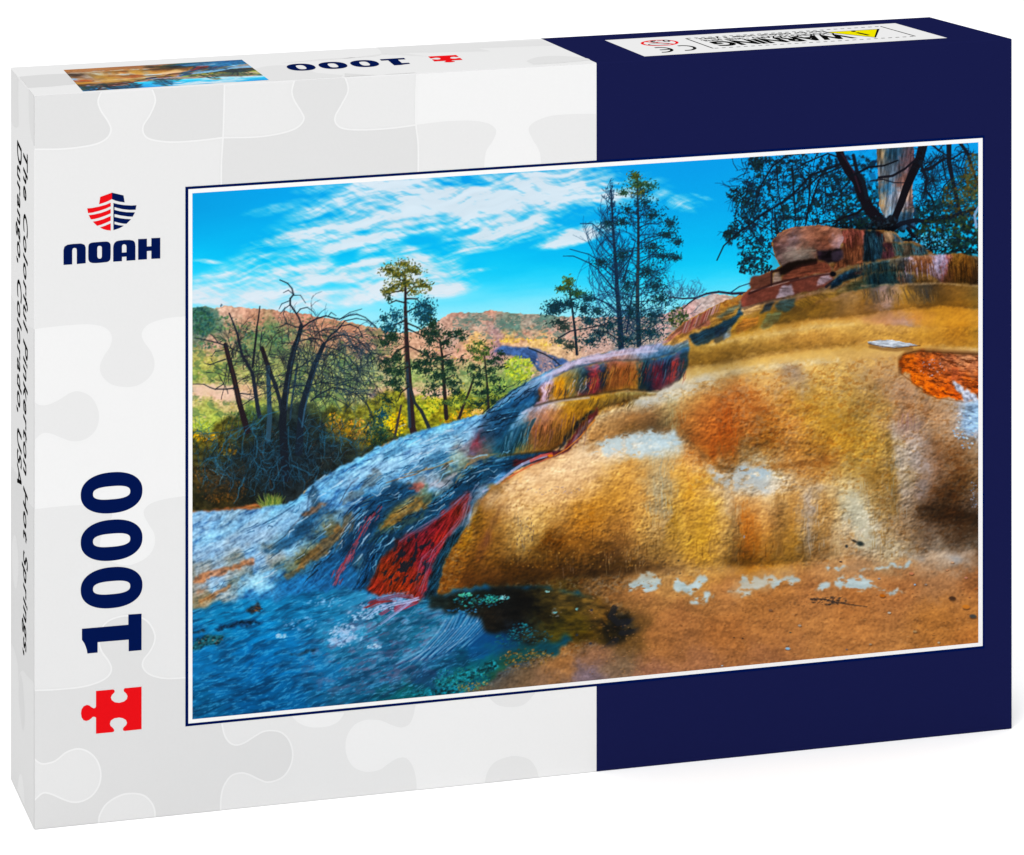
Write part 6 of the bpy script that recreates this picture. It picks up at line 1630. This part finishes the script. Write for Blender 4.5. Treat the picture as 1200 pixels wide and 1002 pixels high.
def grid_print(name, face, corners, nu, nv, img, layer, parent, label):
    """one flat sheet whose vertices carry the ink of the picture; corners TL, TR, BL, BR in face coordinates"""
    u, v = np.meshgrid(np.linspace(0, 1, nu), np.linspace(0, 1, nv))
    c = np.array(corners, float)
    ab = (c[0] * (1 - u[..., None]) + c[1] * u[..., None]) * (1 - v[..., None]) + (c[2] * (1 - u[..., None]) + c[3] * u[..., None]) * v[..., None]
    # the artwork was digitised in photo pixels of the big picture: look it up through that picture's own plane
    xs = X0 + (X1 - X0) * u
    zs = Z1 + (Z0 - Z1) * v
    px, py = project(np.stack([xs, np.zeros_like(xs), zs], -1))
    fx = np.clip((px - AX) * SC - .5, 0, CW - 1.001)
    fy = np.clip((py - AY) * SC - .5, 0, CH - 1.001)
    i = fx.astype(int)
    j = fy.astype(int)
    a = (fx - i)[..., None]
    b = (fy - j)[..., None]
    col = (img[j, i] * (1 - a) + img[j, i + 1] * a) * (1 - b) + (img[j + 1, i] * (1 - a) + img[j + 1, i + 1] * a) * b
    col = lin(col) * INK
    o = STEP * layer
    P3 = np.zeros((nv, nu, 3), np.float32)
    if face == 'front':
        P3[..., 0], P3[..., 1], P3[..., 2] = ab[..., 0], -o, ab[..., 1]
    else:
        P3[..., 0], P3[..., 1], P3[..., 2] = ab[..., 0], ab[..., 1], H + o
    me = bpy.data.meshes.new(name)
    n = nu * nv
    nf = (nu - 1) * (nv - 1)
    me.vertices.add(n)
    me.vertices.foreach_set('co', P3.ravel())
    idx = np.arange(n).reshape(nv, nu)
    quads = np.stack([idx[1:, :-1], idx[1:, 1:], idx[:-1, 1:], idx[:-1, :-1]], -1).reshape(-1, 4)
    me.loops.add(nf * 4)
    me.loops.foreach_set('vertex_index', quads.ravel().astype(np.int32))
    me.polygons.add(nf)
    me.polygons.foreach_set('loop_start', np.arange(0, nf * 4, 4, dtype=np.int32))
    me.update(calc_edges=True)
    at = me.color_attributes.new('ink', 'FLOAT_COLOR', 'POINT')
    rgba = np.ones((n, 4), np.float32)
    rgba[:, :3] = col.reshape(-1, 3)
    at.data.foreach_set('color', rgba.ravel())
    if 'picture' not in MATS:
        m = bpy.data.materials.new('picture_ink')
        m.use_nodes = True
        nt = m.node_tree
        bs = nt.nodes['Principled BSDF']
        bs.inputs['Roughness'].default_value = 0.6
        bs.inputs['Specular IOR Level'].default_value = 0.03
        ca = nt.nodes.new('ShaderNodeVertexColor')
        ca.layer_name = 'ink'
        nt.links.new(ca.outputs['Color'], bs.inputs['Base Color'])
        MATS['picture'] = m
    me.materials.append(MATS['picture'])
    ob = link(bpy.data.objects.new(name, me), parent)
    ob['label'] = label
    return ob


art = paint_landscape()
grid_print('landscape_print', 'front', [(X0, Z1), (X1, Z1), (X0, Z0), (X1, Z0)], 1150, 740, art, 6, box, 'large colour print of an orange hot spring mound with trees and blue water')
soft = Painter.blur(None, art, 3)
grid_print('small_landscape_print', 'top', [on_top(315.2, 93.8), on_top(97.3, 107.2), on_top(283.3, 70), on_top(74.4, 82)], 320, 120, soft, 2, box, 'small upside down copy of the landscape on the top edge')

# ------------------------------------------------------------------ front lettering and marks
T5 = lambda q: [(90 + x / 10.02, 220 + y / 10.02) for x, y in q]
em = Sheet('front')
em.add([T5(P("275,108 412,58 412,133 370,155 320,175 262,193"))], RED, 4)
for p in ("122,243 180,238 260,222 340,200 398,175 398,218 340,245 260,272 180,292 132,297", "140,322 200,315 280,297 350,273 398,250 398,300 340,325 270,350 210,366 165,372", "188,398 240,390 310,370 398,332 398,385 340,412 290,432 238,447", "272,467 330,447 398,417 398,502 350,497 310,485"):
    em.add([T5(P(p))], RED, 4)
emblem = em.build('ship_emblem', box, 'small red and navy ship emblem above the lettering')
em = Sheet('front')
em.add([T5(P("412,58 548,90 562,172 500,163 450,150 412,133"))], LOGO, 4)
for p in ("442,182 480,192 550,204 640,209 700,206 690,258 620,260 540,252 480,238 442,226", "442,260 500,275 580,287 683,290 655,340 600,337 520,326 442,308", "442,343 510,358 570,366 636,370 583,423 540,420 490,410 442,396", "442,428 490,440 552,446 500,475 442,494", "430,178 442,182 442,494 430,498"):
    em.add([T5(P(p))], LOGO, 4)
em.build('navy_half', emblem)

le = Sheet('front')
T2 = lambda q: [(x / 5, 250 + y / 5) for x, y in q]
le.add([T2(P("372,302 372,215 378,195 395,184 430,179 475,177 495,184 502,200 502,292 450,297 450,215 447,205 437,202 427,205 423,216 423,299"))], LOGO, 4)
le.add([T5(spline(P("135,710 140,670 165,648 220,640 330,632 370,637 392,658 397,690 397,800 390,845 365,868 320,876 230,884 170,880 142,858 135,820 135,710"), 4)[:-1]),
        T5(spline(P("240,715 242,698 252,685 268,682 284,686 293,700 294,720 294,800 290,820 280,831 266,833 252,828 243,815 240,800 240,715"), 3)[:-1])], LOGO, 4)
le.add([T5(P("427,868 427,700 431,675 440,652 460,632 480,624 500,620 560,614 620,613 660,620 675,632 684,652 688,690 688,850 583,857 583,808 530,811 530,862")),
        T5(P("530,762 530,690 535,672 548,664 560,663 573,668 582,682 583,700 583,758"))], LOGO, 4)
le.add([T5(P("720,603 823,598 823,690 875,687 875,592 980,587 980,830 875,835 875,740 823,743 823,840 720,846"))], LOGO, 4)
le.build('brand_lettering', box, 'bold navy lettering under the ship emblem')


def superellipse(cx, cz, a, b, n, k=72):
    out = []
    for i in range(k):
        t = 2 * math.pi * i / k
        c, q = math.cos(t), math.sin(t)
        out.append((cx + a * math.copysign(abs(c) ** (2 / n), c), cz + b * math.copysign(abs(q) ** (2 / n), q)))
    return out


MM = on_front(131, 577)
PXM = (on_front(141, 577)[0] - on_front(121, 577)[0]) / 20          # metres per pixel across, near the digits
PZM = (on_front(131, 567)[1] - on_front(131, 587)[1]) / 20
digits = []                                                         # outlines in face coordinates
for cy in (577.4, 633.0, 688.6):
    cx, cz = on_front(130.8, cy)
    digits.append([superellipse(cx, cz, 36.2 * PXM, 24.0 * PZM, 2.25), superellipse(cx, cz, 21.8 * PXM, 7.7 * PZM, 2.7)])
T3 = lambda q: [(85 + x / 5.28, 680 + y / 5.28) for x, y in q]
one = [on_front(*p) for p in T3(P("58,300 345,275 345,212 427,206 427,432 347,439 347,367 155,383 155,447 92,453 88,430 81,408 72,388 58,368"))]
digits.append([one])
icon = [[on_front(*p) for p in T3(P("145,685 250,675 259,680 261,690 255,698 243,710 237,725 243,742 262,755 290,758 318,750 336,735 340,716 332,700 318,688 316,677 322,668 427,658 427,921 325,932 314,930 311,920 318,908 332,896 337,882 330,864 310,853 288,849 258,854 237,868 231,888 236,902 250,914 258,926 256,936 245,940 145,949 145,850 138,845 125,845 115,855 100,866 85,870 68,866 56,848 52,825 55,800 68,780 88,771 103,774 115,784 130,792 140,790 145,782"))]]
s = Sheet('front')
for g in digits:
    s.add(g, LOGO, 4, px=False)
s.build('piece_count', box, 'tall navy 1000 reading upwards')
s = Sheet('front')
s.add(icon, RED, 4, px=False)
s.build('puzzle_piece_icon', box, 'red jigsaw piece below the number on the front')

# the same number and piece again on the lid edge, seen from behind (upside down)
c0 = on_front(130.8, 577.4)
c2 = on_front(130.8, 688.6)
d0 = on_top(352.9, 78.8)
d2 = on_top(427.3, 74.6)
sr = (d2[0] - d0[0]) / (c0[1] - c2[1])
tilt = (d2[1] - d0[1]) / (d2[0] - d0[0])
su = 0.56


def to_top(p):
    x = d0[0] + (c0[1] - p[1]) * sr
    y = d0[1] + (p[0] - c0[0]) * su * 1.0
    return (x, y + (x - d0[0]) * tilt)


s = Sheet('top')
for g in digits:
    s.add([[to_top(p) for p in lp] for lp in g], LOGO, 3, px=False)
s.build('piece_count', box, 'upside down navy 1000 on the top edge')
s = Sheet('top')
s.add([[to_top(p) for p in lp] for lp in icon], RED, 3, px=False)
s.build('puzzle_piece_icon', box, 'small red jigsaw piece on the top edge')

# ------------------------------------------------------------------ title on the narrow side
s = Sheet('left')
for txt, (pa, ya), (pb, yb_) in (("The Colorful Pinkerton Hot Springs,", (27.6, 178), (32.7, 772)), ("Durango, Colorado, USA", (20.4, 167), (25.6, 570))):
    v, f = text_mesh(txt, 0.016, 0.2, 1.12)
    v0 = v.min(0)
    cap = 0.72
    y_lo = on_left(pa, 400)[0]
    y_hi = on_left(pb, 400)[0]
    z_a = on_left((pa + pb) / 2, ya)[1]
    z_b = on_left((pa + pb) / 2, yb_)[1]
    L = v[:, 0].max() - v0[0]
    q = [(y_lo + (y_hi - y_lo) * b / cap, z_a + (z_b - z_a) * (a - v0[0]) / L) for a, b in v]
    s.tris(q, f, '101010', 5)
s.build('title_lettering', box, 'black italic title in two lines running down the narrow side')

# ------------------------------------------------------------------ warning label on the lid edge
wl = [on_top(*p) for p in ((708.7, 47.2), (755.3, 66.2), (1110, 44.6), (1049, 27.3))]
s = Sheet('top')
s.add([wl], 'ededed', 2, px=False)
label = s.build('warning_label', box, 'white warning label printed on the navy top edge')
fr = [on_top(*p) for p in ((803.5, 45.2), (835.7, 56.8), (1072.8, 42.6), (1031.8, 31.0))]


def fr_at(u, v):
    """u from left to right, v from back to front inside the ruled frame"""
    a = np.array(fr)
    return tuple((a[0] * (1 - u) + a[3] * u) * (1 - v) + (a[1] * (1 - u) + a[2] * u) * v)


s = Sheet('top')
for u0 in (0.0, 1.0):
    s.line([fr_at(u0, 0), fr_at(u0, 1)], 0.0007, '2a2a2a', 3, px=False)
for v0 in (0.0, 1.0):
    for k in range(28):
        s.line([fr_at((k + .2) / 28, v0), fr_at((k + .72) / 28, v0)], 0.0008, '5a5a5a', 3, px=False)
s.build('ruled_frame', label)


def lay_text(sh, txt, u0, u1, v_base, v_cap, h, bold):
    v, f = text_mesh(txt, bold)
    a0, a1 = v[:, 0].min(), v[:, 0].max()
    q = [fr_at(u0 + (u1 - u0) * (a - a0) / (a1 - a0), v_base + (v_cap - v_base) * b / 0.70) for a, b in v]
    sh.tris(q, f, h, 3)


s = Sheet('top')
lay_text(s, 'WARNING', 0.735, 0.055, 0.44, 0.84, '0c0c0c', 0.05)
lay_text(s, 'CHOKING HAZARD - Small parts.', 0.70, 0.04, 0.25, 0.41, '141414', 0.03)
lay_text(s, 'Not for children under 3 years.', 0.69, 0.04, 0.07, 0.21, '141414', 0.03)
s.build('warning_lettering', label, 'upside down black warning text')

s = Sheet('top')
tri = [on_top(*p) for p in ((966.5, 37.9), (1030.8, 34.0), (1026.5, 44.2))]
cen = np.mean(np.array(tri), 0)
s.add([tri], '101010', 3, px=False)
inner = [tuple(cen + (np.array(p) - cen) * k) for p, k in zip(tri, (0.90, 0.86, 0.90))]
s.add([inner], 'f2e600', 4, px=False)
s.add([[on_top(*p) for p in ((1002, 38.6), (1006, 38.1), (1020, 41.2), (1016.5, 41.8))]], '101010', 5, px=False)
cx, cy = on_top(1000.2, 36.9)
s.add([superellipse(cx, cy, 0.0009, 0.0012, 2, 20)], '101010', 5, px=False)
s.build('warning_triangle', label, 'yellow warning triangle with exclamation mark')

# no-small-children roundel and CE mark
cx, cy = on_top(773, 50.4)
ra = abs(on_top(797, 50.4)[0] - cx) * 0.98
rb = 0.0056
s = Sheet('top')
s.add([superellipse(cx, cy, ra, rb, 2), superellipse(cx, cy, ra * .84, rb * .84, 2)], RED, 3, px=False)
s.line([(cx - ra * .62, cy + rb * .62), (cx + ra * .62, cy - rb * .62)], 0.0011, RED, 4, px=False)
s.build('age_symbol', label, 'red crossed circle about children under three')
s = Sheet('top')
v, f = text_mesh('0-3', 0.02)
a0, a1 = v[:, 0].min(), v[:, 0].max()
s.tris([(cx + .0012 - ra * 1.05 * ((a - a0) / (a1 - a0) - .5), cy + .0012 + rb * .6 - b / .7 * rb * .62) for a, b in v], f, '202020', 5)
s.line([(cx + .004 * math.cos(t) - .001, cy - .0022 + .0016 * math.sin(t)) for t in np.linspace(0, 2 * math.pi, 25)], 0.0004, '202020', 5, px=False)
s.build('age_lettering', label)
s = Sheet('top')
for (px_, py_), bar in (((801.5, 56.4), False), ((774.5, 58.6), True)):
    gx, gy = on_top(px_, py_)
    r, rr = 0.0040, 0.0044
    arc = [(gx + r * math.cos(t), gy + rr * math.sin(t)) for t in np.linspace(-math.radians(105), math.radians(105), 28)]
    s.line(arc, 0.0013, '101010', 3, px=False)
    if bar:
        s.line([(gx + r, gy), (gx - .0004, gy)], 0.0012, '101010', 4, px=False)
s.build('conformity_mark', label, 'black CE mark')

scene.cycles.use_denoising = True
